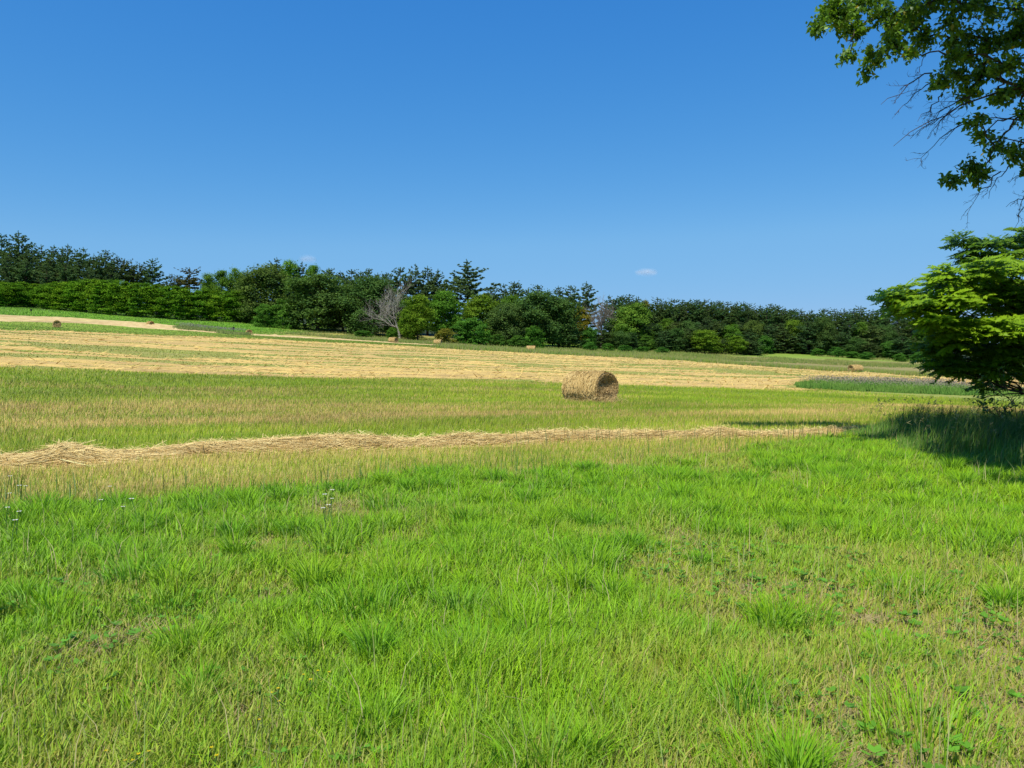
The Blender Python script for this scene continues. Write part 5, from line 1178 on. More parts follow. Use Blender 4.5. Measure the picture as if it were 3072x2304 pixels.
# ------------------------------------------------------------------ near trees on the right
def build_big_tree():
    g = np.random.default_rng(77)
    bx, by = 12.6, 13.6
    root = empty('shade_tree', (bx, by, GH(bx, by))); tag(root, 'big dark leafy tree overhanging the upper right corner, its trunk outside the photo', 'tree')
    o0 = np.array(root.location)
    tb = MB(); bark = (.075, .06, .048)
    T = np.array([(0, 0, -.3), (.05, .02, 1.5), (-.1, .1, 3.4), (-.05, .2, 5.4), (.2, .1, 7.5), (.3, 0, 10)]) + o0
    tb.tube(T, [.34, .29, .25, .21, .14, .06], 9, bark)
    # leaf blobs: seen ones (x, y, z, radius, density)
    def at(u, v, Y): return np.array([(u - 512) / 770 * Y, Y, 1.6 + (365 - v) / 770 * Y])
    return root, o0, tb, T, bark, g
root, o0, tb, T, bark, g = build_big_tree()
BLOBS = [  # x, y, z, radius, density: the low left skirt of the crown
 (5.23, 13.38, 7.45, 0.22, 1),
 (5.05, 12.34, 7.25, 0.25, 1),
 (5.85, 13.29, 7.68, 0.32, 1),
 (5.69, 12.82, 7.14, 0.23, 1),
 (5.38, 12.43, 6.54, 0.14, 0.8),
 (6.16, 13.22, 6.83, 0.24, 1),
 (6.21, 13.6, 6.73, 0.15, 0.6),
 (6.0, 12.59, 7.27, 0.34, 1),
 (6.53, 13.18, 7.25, 0.31, 1),
 (6.18, 12.72, 6.82, 0.23, 1),
 (6.85, 13.34, 7.63, 0.41, 1),
 (7.08, 13.31, 7.23, 0.32, 1),
 (7.05, 12.61, 7.12, 0.28, 0.7),
 (7.9, 13.46, 7.29, 0.32, 0.7),
 (8.0, 13.22, 7.72, 0.29, 0.5),
 (8.14, 13.26, 7.08, 0.31, 1),
 (8.72, 13.45, 7.36, 0.37, 1),
 (7.09, 12.9, 6.3, 0.21, 1),
 (7.67, 13.36, 6.57, 0.29, 1),
 (8.18, 13.53, 6.63, 0.32, 1),
 (7.87, 12.44, 6.41, 0.34, 1),
 (7.91, 13.49, 6.32, 0.25, 0.9),
 (8.05, 12.85, 6.05, 0.23, 1),
 (8.51, 12.97, 6.21, 0.31, 1),
 (7.45, 12.5, 5.52, 0.18, 0.9),
 (8.08, 13.28, 5.57, 0.19, 0.8),
 (7.92, 12.71, 5.19, 0.19, 0.8),
 (8.79, 13.52, 5.32, 0.22, 1),
 (7.51, 12.69, 4.83, 0.21, 1),
 (7.44, 13.09, 4.74, 0.19, 0.9),
 (7.78, 12.86, 4.76, 0.19, 0.9),
 (6.03, 13.16, 7.79, 0.29, 1),
 (6.92, 12.58, 7.52, 0.34, 0.8),
 (8.28, 12.55, 5.67, 0.21, 0.7),
 (8.92, 13.35, 5.0, 0.22, 0.8),
 (9.05, 13.35, 6.71, 0.37, 1),
 (8.99, 13.09, 5.65, 0.29, 0.8),
 (8.71, 13.59, 7.82, 0.32, 0.6),
 (6.42, 12.59, 7.32, 0.26, 0.8),
 (8.04, 13.49, 7.92, 0.24, 0.8),
 (7.25, 12.54, 7.39, 0.25, 0.8),
 (7.03, 13.65, 7.59, 0.25, 0.8),
 (7.51, 13.17, 7.13, 0.26, 0.8),
 (8.69, 13.15, 7.51, 0.25, 0.8),
 (8.41, 13.66, 7.73, 0.2, 0.8),
 (8.9, 13.4, 7.61, 0.23, 0.8),
 (8.71, 13.41, 7.23, 0.24, 0.8),
 (5.07, 12.38, 7.38, 0.2, 1),
 (5.46, 12.82, 7.21, 0.21, 1),
 (5.2, 12.42, 7.19, 0.23, 1),
 (6.45, 12.57, 6.64, 0.16, 0.8),
 (7.11, 12.6, 6.61, 0.21, 0.9),
 (7.97, 13.5, 6.94, 0.25, 1),
]
B = [b + (1,) for b in BLOBS]
# the rest of the crown, above and to the right of what the photo shows; its leaves are set to cast the deep shade outline on the ground
EDGE = [(8.4, 21.2), (9.6, 21.6), (10.1, 19.6), (11.4, 18.6), (22, 18.4), (23, 8), (8.4, 8.6), (6.3, 8.9), (7.2, 12), (8.3, 15.5), (8.9, 18), (8.2, 20.2)]
def inside(px, py):
    c = False; n = len(EDGE)
    for a in range(n):
        (x1, y1), (x2, y2) = EDGE[a], EDGE[(a + 1) % n]
        if (y1 > py) != (y2 > py) and px < (x2 - x1) * (py - y1) / (y2 - y1) + x1: c = not c
    return c
k = 0
while k < 640:
    px = g.uniform(5.8, 23); py = g.uniform(8, 25)
    if not inside(px, py): continue
    z = g.uniform(6.3, 12.5); x = px - .47 * z / 1.804; y = py - .88 * z / 1.804
    if ((x - 11.5) / 9.8) ** 2 + ((y - 12) / 9.2) ** 2 + ((z - 8.2) / 5.5) ** 2 > 1.15: continue
    if (1.6 + 365 / 770 * y > z - 1.0) and (x < .672 * y + 1.0): continue        # keeps the open sky the photo shows
    B.append((x, y, z, g.uniform(.55, .95), .55, 0)); k += 1
k = 0
while k < 55:  # unseen high leaf clumps added to cast the thin shade streak reaching left
    f = g.random(); px = 6.2 + 3.3 * f; py = 20.8 + 1.1 * f + g.uniform(-.5, .5)
    z = g.uniform(11.2, 13.8); B.append((px - .47 * z / 1.804, py - .88 * z / 1.804, z, g.uniform(.4, .7), .7, 0)); k += 1
k = 0
while k < 130:      # unseen low boughs added right of the trunk to block sky light
    y = g.uniform(9, 18.5); x = .70 * y + g.uniform(.9, 8); z = g.uniform(1.6, 6.5)
    if (x - 12) ** 2 + (y - 13) ** 2 > 60: continue
    B.append((x, y, z, g.uniform(.55, .95), .55, 0)); k += 1
twig = MB(); LV = []; LA = []; LS = []; LT = []
limb_tips = []
for a in range(11):
    i = a % 4 + 2; p0 = T[min(i, len(T) - 1)]
    ang = a * 2.4 + 1.0; L = g.uniform(3.2, 5.6); d = np.array([math.cos(ang), math.sin(ang), g.uniform(.15, .6)])
    pts = [p0 + d * L * f + np.array([0, 0, .5 * math.sin(f * 2)]) + g.normal(0, .12, 3) * (f > 0) for f in (0, .3, .65, 1)]
    if any(q_[0] < .70 * q_[1] for q_ in pts): continue
    tb.tube(pts, [.10, .075, .05, .03], 6, bark); limb_tips += pts[1:]
# limbs that carry the visible skirt: each leaf cluster hangs from the nearest one closer to the trunk
def curve(q, c, r0, r1, bow=.10, n=7, sd=.035):
    L_ = np.linalg.norm(c - q)
    pts = [q + (c - q) * f + (g.normal(0, sd * L_, 3) + np.array([0, 0, bow * L_ * math.sin(PI * f)])) * (0 < f < 1) for f in np.linspace(0, 1, n)]
    tb.tube(pts, np.linspace(r0, r1, n), 5, bark)
start = [np.array(p, float) for p in ((9.9, 13.1, 8.2), (9.8, 13.2, 6.9), (9.7, 13.0, 5.6), (9.6, 13.1, 4.5))]
for a, p in enumerate(start): curve(T[3] if a < 2 else T[2], p, .10, .05)
seen_b = sorted([b for b in B if b[5]], key=lambda b: -b[0])
nodes_ = [(p, -1) for p in start]
for b in seen_b:
    c = np.array(b[:3]); best = min(range(len(nodes_)), key=lambda a: np.linalg.norm(nodes_[a][0] - c) + .6 * max(0, c[0] - nodes_[a][0][0]) + .25 * abs(c[2] - nodes_[a][0][2]))
    nodes_.append((c, best))
wt = [1] * len(nodes_)
for a in range(len(nodes_) - 1, len(start) - 1, -1): wt[nodes_[a][1]] += wt[a]
for a in range(len(start), len(nodes_)):
    r_ = .007 + .004 * math.sqrt(wt[a]); curve(nodes_[nodes_[a][1]][0], nodes_[a][0], r_ * 1.15, r_ * .8, .06)
LTIP = np.array(limb_tips + start)
for (x, y, z, r, den, seen) in B:
    c = np.array([x, y, z])
    if not seen:
        q = LTIP[np.argmin(np.linalg.norm(LTIP - c, axis=1))]
        if (q[0] + c[0]) * .5 > .69 * (q[1] + c[1]) * .5 or min(q[2], c[2]) > 8.6: curve(q, c, .018, .006)
    nt = max(9, int(r * 62)) if seen else int(r * 26)
    for _ in range(nt):
        d = unit(g.normal(size=3) * np.array([1, 1, .75])); e = c + d * r * g.uniform(.45, 1.05)
        twig.tube([c + d * .03, (c + e) * .5 + np.array([0, 0, .03]), e], [.006, .004, .002], 3, np.array(bark) * .8)
        n = int((17 if seen else 13) * den + 2)
        f = g.uniform(.25, 1.05, n); P = c + (e - c) * f[:, None] + g.normal(0, .04, (n, 3))
        A = d[None] * .5 + g.normal(0, .5, (n, 3)) + np.array([0, 0, -.75])
        LV.append(P); LA.append(A); LS.append(g.uniform(.07, .115, n) * (1 if seen else 2.4)); LT.append(np.full(n, g.normal(.5, .2)))
P = np.concatenate(LV); A = unit(np.concatenate(LA)); S = np.concatenate(LS); Tn = np.concatenate(LT); n = len(P)
V, Q = cards(P + A * S[:, None] * .5, g.normal(size=(n, 3)) + np.array([0, 0, .6]), S, S * .55, g, A)
col = mix(np.array((.07, .16, .028)), np.array((.23, .41, .045)), np.clip(Tn + g.normal(0, .2, n), 0, 1))
yel = g.random(n) < .012; col[yel] = (.45, .36, .03)
obj('crown', make_mesh('crown', V - o0, None, Q, np.repeat(col, 4, 0)), M_leaf, root)
for m_ in (tb, twig):
    m_.v = [v - o0 for v in m_.v]
obj('trunk', tb.mesh('trunk', True), M_bark, root)
obj('twigs', twig.mesh('twigs'), M_bark, root)
# bare dead sprays hanging under the skirt
def spray(p0, p1, r, n, col=(.085, .065, .06)):
    bare = MB()
    p0 = np.array(p0, float); p1 = np.array(p1, float); L = np.linalg.norm(p1 - p0); d = (p1 - p0) / L
    pts = [p0 + (p1 - p0) * f + g.normal(0, .025 * L, 3) * (0 < f < 1) + np.array([0, 0, .06 * L * math.sin(PI * f)]) for f in np.linspace(0, 1, 7)]
    bare.tube(pts, np.linspace(r, .003, 7), 4, col)
    for k in range(n):
        f = g.uniform(.15, .95); i = int(f * 6); q = pts[i] + (pts[i + 1] - pts[i]) * (f * 6 - i)
        nd = unit(d + g.normal(0, .55, 3)); l = L * g.uniform(.12, .34) * (1.1 - f * .5)
        pp = [q]; dd = nd
        for _ in range(4): dd = unit(dd + g.normal(0, .25, 3) + d * .12); pp.append(pp[-1] + dd * l / 4)
        bare.tube(pp, np.linspace(r * .4, .002, 5), 3, col)
        for _ in range(4):
            i2 = g.integers(1, 5); l2 = l * g.uniform(.2, .45); d2 = unit(dd + g.normal(0, .7, 3))
            bare.tube([pp[i2], pp[i2] + d2 * l2 * .5, pp[i2] + unit(d2 + g.normal(0, .3, 3)) * l2], [.003, .0022, .0015], 3, col)
    bare.v = [v - o0 for v in bare.v]
    obj('bare_branch', bare.mesh('bare_branch'), M_bark, root)
spray((7.85, 12.6, 6.01), (6.05, 12.3, 5.07), 0.016, 9)
spray((7.07, 12.74, 6.03), (6.5, 12.44, 5.5), 0.01, 6)
spray((6.97, 12.89, 6.44), (5.98, 12.59, 5.82), 0.012, 9)
spray((7.13, 13.18, 6.4), (6.35, 12.88, 5.75), 0.01, 6)
spray((7.69, 13.27, 5.71), (6.83, 12.97, 5.0), 0.01, 5)
spray((7.71, 13.07, 6.12), (6.55, 12.77, 5.32), 0.012, 9)
spray((7.2, 12.67, 5.8), (6.62, 12.37, 5.2), 0.01, 8)
spray((7.56, 12.94, 5.65), (6.97, 12.64, 5.17), 0.008, 4)
spray((8.24, 13.06, 4.86), (7.49, 12.76, 4.06), 0.011, 6)
spray((8.41, 12.54, 4.27), (7.94, 12.24, 3.74), 0.01, 5)
spray((8.72, 13.04, 4.45), (8.13, 12.74, 4.2), 0.009, 5)
spray((8.51, 12.79, 4.79), (8.01, 12.49, 4.53), 0.008, 4)
spray((8.32, 12.97, 4.95), (7.8, 12.67, 4.32), 0.009, 6)
spray((8.72, 13.04, 4.68), (8.31, 12.74, 4.01), 0.01, 7)
spray((8.48, 13.04, 5.64), (7.84, 12.74, 5.12), 0.008, 5)
spray((8.59, 12.92, 5.6), (7.59, 12.62, 5.6), 0.018, 3)
spray((8.61, 12.94, 5.23), (7.88, 12.64, 5.28), 0.016, 3)
spray((6.73, 12.66, 6.63), (6.44, 12.36, 6.19), 0.006, 3)
spray((7.8, 12.9, 7.24), (6.74, 12.6, 7.36), 0.01, 5)

def compound_leaf_tree():
    """small tree with feather-like leaves in tiers, at the right edge"""
    g = np.random.default_rng(91); bx, by = 14.3, 20.3
    root = empty('feather_leaf_tree', (bx, by, GH(bx, by))); tag(root, 'bright green tree with feathery compound leaves in tiers at the right edge', 'tree')
    o0 = np.array(root.location); tb = MB(); bark = (.085, .065, .05)
    T = np.array([(0, 0, -.3), (-.1, 0, 1.0), (.05, .05, 2.2), (-.05, 0, 3.5), (0, .1, 4.9)]) + o0
    tb.tube(T, [.12, .1, .085, .06, .02], 7, bark)
    tips = []
    for (x, y, z, r, nn, tone) in TIERS:
        c = np.array([x, y, z]); zz = max(.6 + o0[2], z - .9 - .12 * abs(x - bx)); f = np.interp(zz, T[:, 2], np.arange(len(T)))
        i = int(min(f, len(T) - 2)); q = T[i] + (T[i + 1] - T[i]) * (f - i)
        mid = (q + c) * .5 + np.array([0, 0, .1]); tb.tube([q, q * .75 + c * .25 + np.array([0, 0, .12]) + g.normal(0, .05, 3), mid + g.normal(0, .08, 3), q * .25 + c * .75 + g.normal(0, .05, 3), c], [.028, .022, .016, .012, .008], 5, bark)
        for k in range(int(nn * (1.3 if tone > .5 else 1.05))):
            d = unit(g.normal(size=3) * np.array([1, 1, .5]) + np.array([0, 0, .1])); e = c + d * r * g.uniform(.25, 1.0) * np.array([1, 1, .75])
            tb.tube([c, (c + e) * .5 + np.array([0, 0, .05]), e], [.010, .007, .004], 3, bark)
            tips.append((e, d, tone + g.normal(0, .12)))
    PV = []; PA = []; PN = []; PS = []; PT = []
    for e, d, tone in tips:
        m = g.integers(5, 9); a0 = g.uniform(0, 2 * PI)
        for k in range(m):
            a = a0 + k * 2 * PI / m + g.uniform(-.4, .4); L = g.uniform(.24, .42)
            h = np.array([math.cos(a), math.sin(a), 0]); ax = unit(h + d * .5 + np.array([0, 0, g.uniform(-.2, .5)])); sd = unit(np.cross(ax, [0, 0, 1.]))
            out = unit((e - np.array([bx, by, e[2]])) + np.array([0, -1.2, 0])); nl = 6; fs = np.linspace(.25, 1, nl)
            P = e + ax * (L * fs)[:, None] + np.array([0, 0, -1]) * (.22 * L * fs ** 2)[:, None]
            for s_ in (-1, 1):
                A = unit(sd * s_ + ax * .5 + np.array([0, 0, -.35])); PV.append(P); PA.append(np.repeat(A[None], nl, 0)); PN.append(np.repeat((np.array([0, 0, 1.]) + out * .7 + g.normal(0, .25, 3))[None], nl, 0)); PS.append(np.full(nl, L * .40) * g.uniform(.8, 1.15)); PT.append(np.full(nl, tone + g.normal(0, .1)))
            PV.append(P[-1:]); PA.append(ax[None]); PN.append(np.array([[0, 0, 1.]])); PS.append(np.array([L * .34])); PT.append(np.array([tone]))
    P = np.concatenate(PV); A = np.concatenate(PA); Nn = np.concatenate(PN) + g.normal(0, .2, (len(P), 3)); S = np.concatenate(PS); t = np.concatenate(PT)
    V, Q = cards(P + A * S[:, None] * .5, Nn, S, S * .46, g, A)
    col = mix(np.array((.085, .20, .018)), np.array((.31, .50, .014)), np.clip(t + g.normal(0, .1, len(t)), 0, 1))
    obj('crown', make_mesh('crown', V - o0, None, Q, np.repeat(col, 4, 0)), M_feather, root)
    # dead low branches reaching left
    for p1 in ((11.6, 19.6, .95), (12.0, 20.4, 1.15), (12.4, 19.4, .75), (11.9, 20.0, .72)):
        q = T[1]; tb.tube([q, (q + np.array(p1)) * .5 + np.array([0, 0, .08]), p1], [.022, .014, .004], 4, np.array(bark) * .8)
        for _ in range(5):
            f = g.uniform(.4, 1); s = q + (np.array(p1) - q) * f; tb.tube([s, s + g.normal(0, .2, 3) + np.array([-.2, 0, 0])], [.006, .002], 3, np.array(bark) * .8)
    tb.v = [v - o0 for v in tb.v]
    obj('trunk', tb.mesh('trunk', True), M_bark, root)
TIERS = [ # x, y, z, radius, twigs, tone (sunlit bands painted lighter, shaded tiers darker)
 (12.46, 19.33, 3.31, 0.39, 12, 0.5),
 (13.05, 19.68, 3.52, 0.39, 12, 0.5),
 (13.14, 19.74, 3.11, 0.43, 12, 0.45),
 (12.88, 19.97, 2.94, 0.4, 12, 0.4),
 (12.28, 19.59, 3.39, 0.36, 10, 0.5),
 (12.8, 19.22, 2.78, 0.38, 12, 0.4),
 (12.11, 20.73, 4.88, 0.31, 8, 0.3),
 (12.23, 20.41, 4.64, 0.34, 9, 0.3),
 (12.93, 20.94, 4.85, 0.35, 10, 0.3),
 (12.4, 20.59, 4.39, 0.31, 8, 0.3),
 (12.96, 20.58, 4.48, 0.38, 10, 0.35),
 (13.71, 21.11, 4.94, 0.39, 9, 0.3),
 (13.65, 20.59, 4.61, 0.38, 9, 0.35),
 (13.62, 20.55, 5.0, 0.27, 6, 0.35),
 (10.33, 18.55, 3.77, 0.28, 9, 0.85),
 (10.75, 18.68, 3.65, 0.28, 8, 0.7),
 (10.69, 19.29, 3.6, 0.22, 6, 0.6),
 (11.46, 18.75, 3.94, 0.34, 12, 0.8),
 (12.19, 19.12, 3.96, 0.35, 12, 0.75),
 (13.04, 19.76, 3.95, 0.39, 10, 0.6),
 (11.83, 19.94, 3.67, 0.37, 10, 0.6),
 (12.53, 20.15, 3.69, 0.4, 12, 0.55),
 (13.01, 20.04, 3.55, 0.4, 12, 0.45),
 (9.35, 18.94, 3.22, 0.25, 9, 0.9),
 (9.73, 19.01, 3.11, 0.28, 10, 0.85),
 (9.79, 19.02, 3.43, 0.19, 5, 0.85),
 (9.78, 18.45, 3.01, 0.25, 8, 0.7),
 (9.95, 19.68, 2.95, 0.2, 5, 0.6),
 (10.13, 18.54, 3.13, 0.31, 9, 0.7),
 (10.48, 18.46, 3.18, 0.34, 11, 0.75),
 (11.14, 18.77, 3.2, 0.34, 11, 0.8),
 (12.05, 19.52, 3.15, 0.36, 10, 0.5),
 (10.56, 19.82, 3.29, 0.2, 5, 0.6),
 (10.3, 19.78, 2.93, 0.2, 4, 0.5),
 (9.97, 18.3, 2.66, 0.27, 10, 0.95),
 (10.55, 18.64, 2.63, 0.31, 12, 0.95),
 (10.86, 18.59, 2.51, 0.34, 12, 0.9),
 (11.45, 18.91, 2.56, 0.35, 12, 0.95),
 (11.52, 18.29, 2.44, 0.33, 12, 0.9),
 (11.98, 18.37, 2.39, 0.37, 12, 0.9),
 (12.49, 18.71, 2.57, 0.34, 10, 0.8),
 (10.73, 18.6, 2.29, 0.25, 7, 0.8),
 (11.01, 19.87, 2.45, 0.3, 8, 0.6),
 (10.45, 19.13, 2.08, 0.32, 10, 0.44),
 (10.81, 19.0, 1.96, 0.35, 11, 0.39),
 (11.71, 19.73, 2.09, 0.36, 11, 0.54),
 (11.76, 19.04, 2.02, 0.38, 12, 0.59),
 (12.16, 18.95, 1.96, 0.38, 12, 0.54),
 (12.65, 19.08, 2.07, 0.38, 10, 0.54),
 (10.6, 19.14, 1.79, 0.25, 7, 0.34),
 (10.6, 19.03, 1.55, 0.25, 8, 0.34),
 (11.18, 19.34, 1.58, 0.29, 9, 0.39),
 (11.83, 19.74, 1.58, 0.33, 10, 0.44),
 (11.75, 18.93, 1.55, 0.32, 11, 0.44),
 (12.33, 19.22, 1.64, 0.35, 11, 0.44),
 (12.91, 19.47, 1.67, 0.36, 10, 0.44),
 (12.13, 19.68, 1.22, 0.26, 8, 0.34),
 (12.32, 19.8, 1.34, 0.2, 5, 0.44),
 (11.21, 18.94, 1.38, 0.19, 4, 0.34),
 (17.04, 20.59, 1.41, 0.4, 9, 0.59),
 (15.48, 18.77, 4.95, 0.4, 9, 0.57),
 (14.56, 18.98, 2.86, 0.4, 9, 0.72),
 (16.28, 18.5, 2.82, 0.4, 9, 0.43),
 (15.88, 21.31, 2.69, 0.4, 9, 0.68),
 (17.19, 20.26, 3.27, 0.4, 9, 0.38),
 (17.3, 19.82, 3.46, 0.4, 9, 0.78),
 (14.59, 18.65, 4.28, 0.4, 9, 0.64),
 (16.28, 20.64, 4.71, 0.4, 9, 0.64),
 (16.55, 20.6, 3.87, 0.4, 9, 0.46),
 (16.22, 21.29, 4.34, 0.4, 9, 0.54),
 (14.75, 18.51, 4.63, 0.4, 9, 0.62),
 (16.19, 21.1, 2.63, 0.4, 9, 0.66),
 (15.19, 18.13, 4.71, 0.4, 9, 0.78),
 (14.86, 19.39, 4.78, 0.4, 9, 0.5),
 (15.83, 19.16, 3.84, 0.4, 9, 0.38),
 (16.68, 20.21, 4.08, 0.4, 9, 0.31),
 (15.69, 21.95, 2.94, 0.4, 9, 0.58),
 (16.78, 18.54, 2.05, 0.4, 9, 0.57),
 (15.4, 18.82, 4.81, 0.4, 9, 0.74),
 (15.28, 18.69, 4.77, 0.4, 9, 0.4),
 (16.68, 19.72, 4.15, 0.4, 9, 0.53),
 (16.77, 21.31, 2.61, 0.4, 9, 0.63),
 (16.94, 20.88, 3.25, 0.4, 9, 0.47),
 (17.34, 19.74, 1.95, 0.4, 9, 0.37),
 (14.67, 18.54, 5.15, 0.4, 9, 0.42),
 (15.55, 19.34, 3.6, 0.4, 9, 0.54),
 (15.08, 21.28, 4.71, 0.4, 9, 0.53),
 (15.67, 21.9, 4.84, 0.4, 9, 0.55),
 (16.52, 21.0, 1.96, 0.4, 9, 0.55),
 (15.3, 22.84, 1.29, 0.4, 9, 0.63),
 (15.54, 19.65, 1.76, 0.4, 9, 0.7),
 (16.96, 20.37, 4.19, 0.4, 9, 0.33),
 (16.44, 18.08, 3.17, 0.4, 9, 0.63),
 (15.95, 21.92, 4.14, 0.4, 9, 0.57),
 (14.97, 19.66, 5.17, 0.4, 9, 0.31),
 (16.93, 21.85, 2.13, 0.4, 9, 0.32),
 (16.14, 19.77, 3.05, 0.4, 9, 0.51),
 (14.62, 21.21, 4.98, 0.4, 9, 0.32),
]
compound_leaf_tree()

def dark_bush():
    g = np.random.default_rng(95); bx, by = 11.2, 17.1
    root = empty('bush', (bx, by, GH(bx, by))); tag(root, 'thin dark shrub in the shade at the right edge under the feathery tree', 'shrub')
    tb = MB(); ends = []
    for k in range(11):
        a = k * 2.4; d = unit(np.array([math.cos(a) * .55, math.sin(a) * .55, 1]))
        limbs(tb, g, (math.cos(a) * .06, math.sin(a) * .06, -.05), d, g.uniform(.75, 1.15), .014, 2, (.06, .05, .04), .3, .12, ends, kids=(1, 3), shrink=.7, sides=4)
    obj('stems', tb.mesh('stems'), M_bark, root)
    PV = []; PA = []
    for p, d in ends:
        n = g.integers(5, 10); PV.append(p - d * g.uniform(0, .3, n)[:, None] + g.normal(0, .05, (n, 3))); PA.append(d + g.normal(0, .7, (n, 3)))
    P = np.concatenate(PV); A = unit(np.concatenate(PA)); n = len(P); S = g.uniform(.06, .11, n)
    V, Q = cards(P + A * S[:, None] * .5, g.normal(size=(n, 3)) + np.array([0, 0, .6]), S, S * .6, g, A)
    obj('leaves', make_mesh('leaves', V, None, Q, np.repeat(mix(np.array((.05, .12, .02)), np.array((.13, .23, .04)), g.random(n)), 4, 0)), M_leaf, root)
dark_bush()

# ------------------------------------------------------------------ small clouds
def cloud(x, y, z, L, hgt, label, dens):
    m, nt, out = nodes('cloud vapour')
    lw = N(nt, 'ShaderNodeLayerWeight'); lw.inputs['Blend'].default_value = .5
    tc = N(nt, 'ShaderNodeTexCoord'); nz = N(nt, 'ShaderNodeTexNoise'); nz.inputs['Scale'].default_value = .03; nz.inputs['Detail'].default_value = 4
    nt.links.new(tc.outputs['Object'], nz.inputs['Vector'])
    inv = N(nt, 'ShaderNodeMath', operation='SUBTRACT'); inv.inputs[0].default_value = 1; nt.links.new(lw.outputs['Facing'], inv.inputs[1])
    pw = N(nt, 'ShaderNodeMath', operation='POWER'); pw.inputs[1].default_value = 1.7; nt.links.new(inv.outputs[0], pw.inputs[0])
    ml = N(nt, 'ShaderNodeMath', operation='MULTIPLY'); nt.links.new(pw.outputs[0], ml.inputs[0]); nt.links.new(nz.outputs['Fac'], ml.inputs[1])
    m2 = N(nt, 'ShaderNodeMath', operation='MULTIPLY', use_clamp=True); m2.inputs[1].default_value = dens; nt.links.new(ml.outputs[0], m2.inputs[0])
    df = N(nt, 'ShaderNodeBsdfDiffuse'); df.inputs[0].default_value = (.85, .85, .87, 1)
    nv = N(nt, 'ShaderNodeCombineXYZ'); nv.inputs[0].default_value = -.3; nv.inputs[1].default_value = -.6; nv.inputs[2].default_value = .75; nt.links.new(nv.outputs[0], df.inputs['Normal'])
    tl = N(nt, 'ShaderNodeBsdfTranslucent'); tl.inputs[0].default_value = (.7, .72, .78, 1)
    ad = N(nt, 'ShaderNodeMixShader'); ad.inputs[0].default_value = .0; nt.links.new(df.outputs[0], ad.inputs[1]); nt.links.new(tl.outputs[0], ad.inputs[2])
    tr = N(nt, 'ShaderNodeBsdfTransparent'); mx = N(nt, 'ShaderNodeMixShader')
    nt.links.new(m2.outputs[0], mx.inputs[0]); nt.links.new(tr.outputs[0], mx.inputs[1]); nt.links.new(ad.outputs[0], mx.inputs[2]); nt.links.new(mx.outputs[0], out.inputs[0])
    import bmesh
    bm = bmesh.new()
    g = np.random.default_rng(int(abs(x)))
    from mathutils import Matrix
    for k in range(9):
        f = (k - 4) / 4.5; rad = hgt * .62 * (1 - .55 * abs(f)) * g.uniform(.75, 1.15)
        mt = Matrix.Translation((f * L * .42, g.uniform(-9, 9), -hgt * .1 * abs(f) + g.uniform(-.12, .12) * hgt)) @ Matrix.Diagonal((rad * 1.35, rad, rad * .72, 1))
        bmesh.ops.create_icosphere(bm, subdivisions=4, radius=1, matrix=mt)
    me = bpy.data.meshes.new('cloud'); bm.to_mesh(me); bm.free()
    me.polygons.foreach_set('use_smooth', np.ones(len(me.polygons), bool))
    o = obj('cloud', me, m, None, (x, y, z)); tag(o, label, 'cloud')
cloud(522, 3010, 364, 84, 44, 'small faint white cloud low in the sky right of the middle', .11)
cloud(-795, 3011, 416, 50, 44, 'tiny faint cloud wisp just above the trees on the left', .06)

# ------------------------------------------------------------------ light, sky, camera
EL, AZ = math.radians(61), math.radians(208)
sun = bpy.data.lights.new('sun', 'SUN'); sun.energy = 5.0; sun.angle = math.radians(.53); sun.color = (1, .955, .88)
so = bpy.data.objects.new('sun', sun); COL.objects.link(so)
from mathutils import Vector
tos = Vector((math.sin(AZ) * math.cos(EL), math.cos(AZ) * math.cos(EL), math.sin(EL)))
so.rotation_euler = tos.to_track_quat('Z', 'Y').to_euler(); so.location = (-20, -30, 60)
w = bpy.data.worlds.new('World'); scn.world = w; w.use_nodes = True
nt = w.node_tree; nt.nodes.clear()
sky = nt.nodes.new('ShaderNodeTexSky'); sky.sky_type = 'NISHITA'; sky.sun_disc = False
sky.sun_elevation = EL; sky.sun_rotation = AZ; sky.altitude = 250; sky.air_density = 1.0; sky.dust_density = .35; sky.ozone_density = 2.2
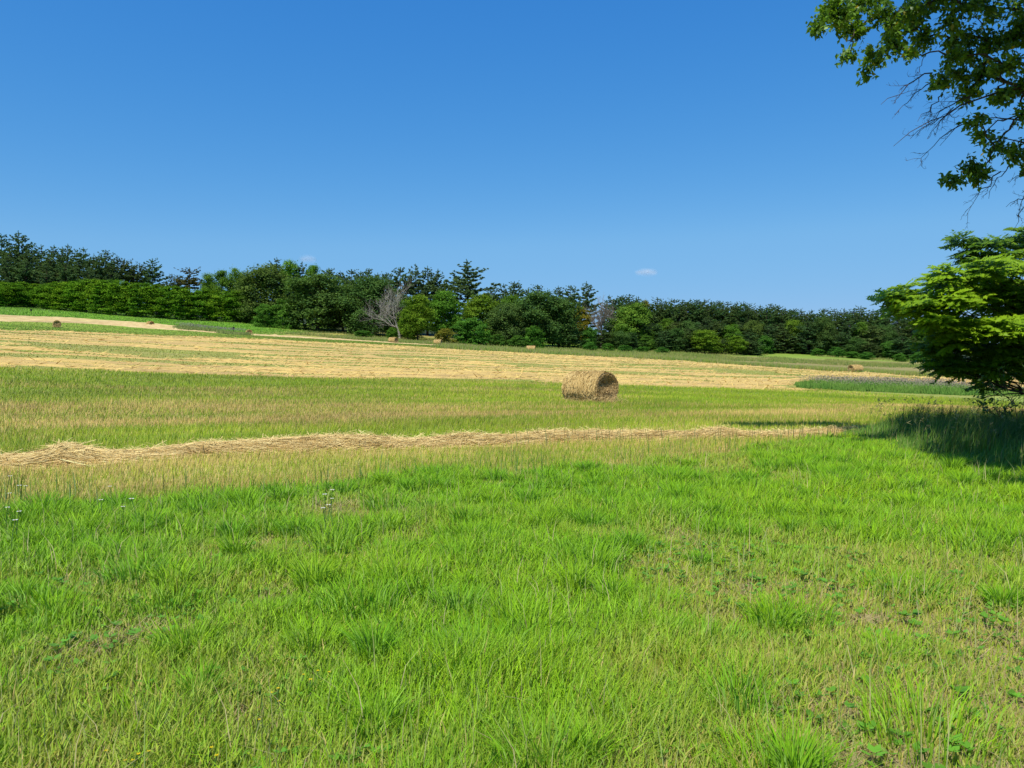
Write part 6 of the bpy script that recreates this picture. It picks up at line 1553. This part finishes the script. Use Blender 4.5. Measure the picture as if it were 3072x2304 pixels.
sep = nt.nodes.new('ShaderNodeSeparateColor'); cmb = nt.nodes.new('ShaderNodeCombineColor')
nt.links.new(sky.outputs[0], sep.inputs[0])
for k, (a, p, c_) in enumerate(((.303, 1.6, 1.19), (1.19, .84, 2.9), (3.47, .415, 5.12))):      # the phone's vivid rendering of a clear sky
    pw = nt.nodes.new('ShaderNodeMath'); pw.operation = 'POWER'; pw.inputs[1].default_value = p
    ml = nt.nodes.new('ShaderNodeMath'); ml.operation = 'MULTIPLY'; ml.inputs[1].default_value = a
    nt.links.new(sep.outputs[k], pw.inputs[0]); nt.links.new(pw.outputs[0], ml.inputs[0]); 
    ma = nt.nodes.new('ShaderNodeMath'); ma.operation = 'MULTIPLY_ADD'; ma.inputs[1].default_value = .31; ma.inputs[2].default_value = c_   # holds the horizon back from going pale
    mn = nt.nodes.new('ShaderNodeMath'); mn.operation = 'SMOOTH_MIN'; mn.inputs[2].default_value = .15
    nt.links.new(ml.outputs[0], ma.inputs[0]); nt.links.new(ml.outputs[0], mn.inputs[0]); nt.links.new(ma.outputs[0], mn.inputs[1]); nt.links.new(mn.outputs[0], cmb.inputs[k])
bg = nt.nodes.new('ShaderNodeBackground'); bg.inputs[1].default_value = .11
wo = nt.nodes.new('ShaderNodeOutputWorld')
nt.links.new(cmb.outputs[0], bg.inputs[0]); nt.links.new(bg.outputs[0], wo.inputs[0])

cam = bpy.data.cameras.new('camera'); co = bpy.data.objects.new('camera', cam); COL.objects.link(co)
cam.sensor_width = 36; cam.lens = 36 * 770 / 1024; cam.clip_start = .05; cam.clip_end = 20000
co.location = (0, 0, 1.6); co.rotation_euler = (math.radians(90) - math.atan(19 / 770), 0, 0)
scn.camera = co
scn.view_settings.view_transform = 'Standard'; scn.view_settings.look = 'None'; scn.view_settings.exposure = 0
cy = scn.cycles
cy.max_bounces = 5; cy.diffuse_bounces = 2; cy.glossy_bounces = 1; cy.transmission_bounces = 3; cy.transparent_max_bounces = 48
cy.sample_clamp_indirect = 4
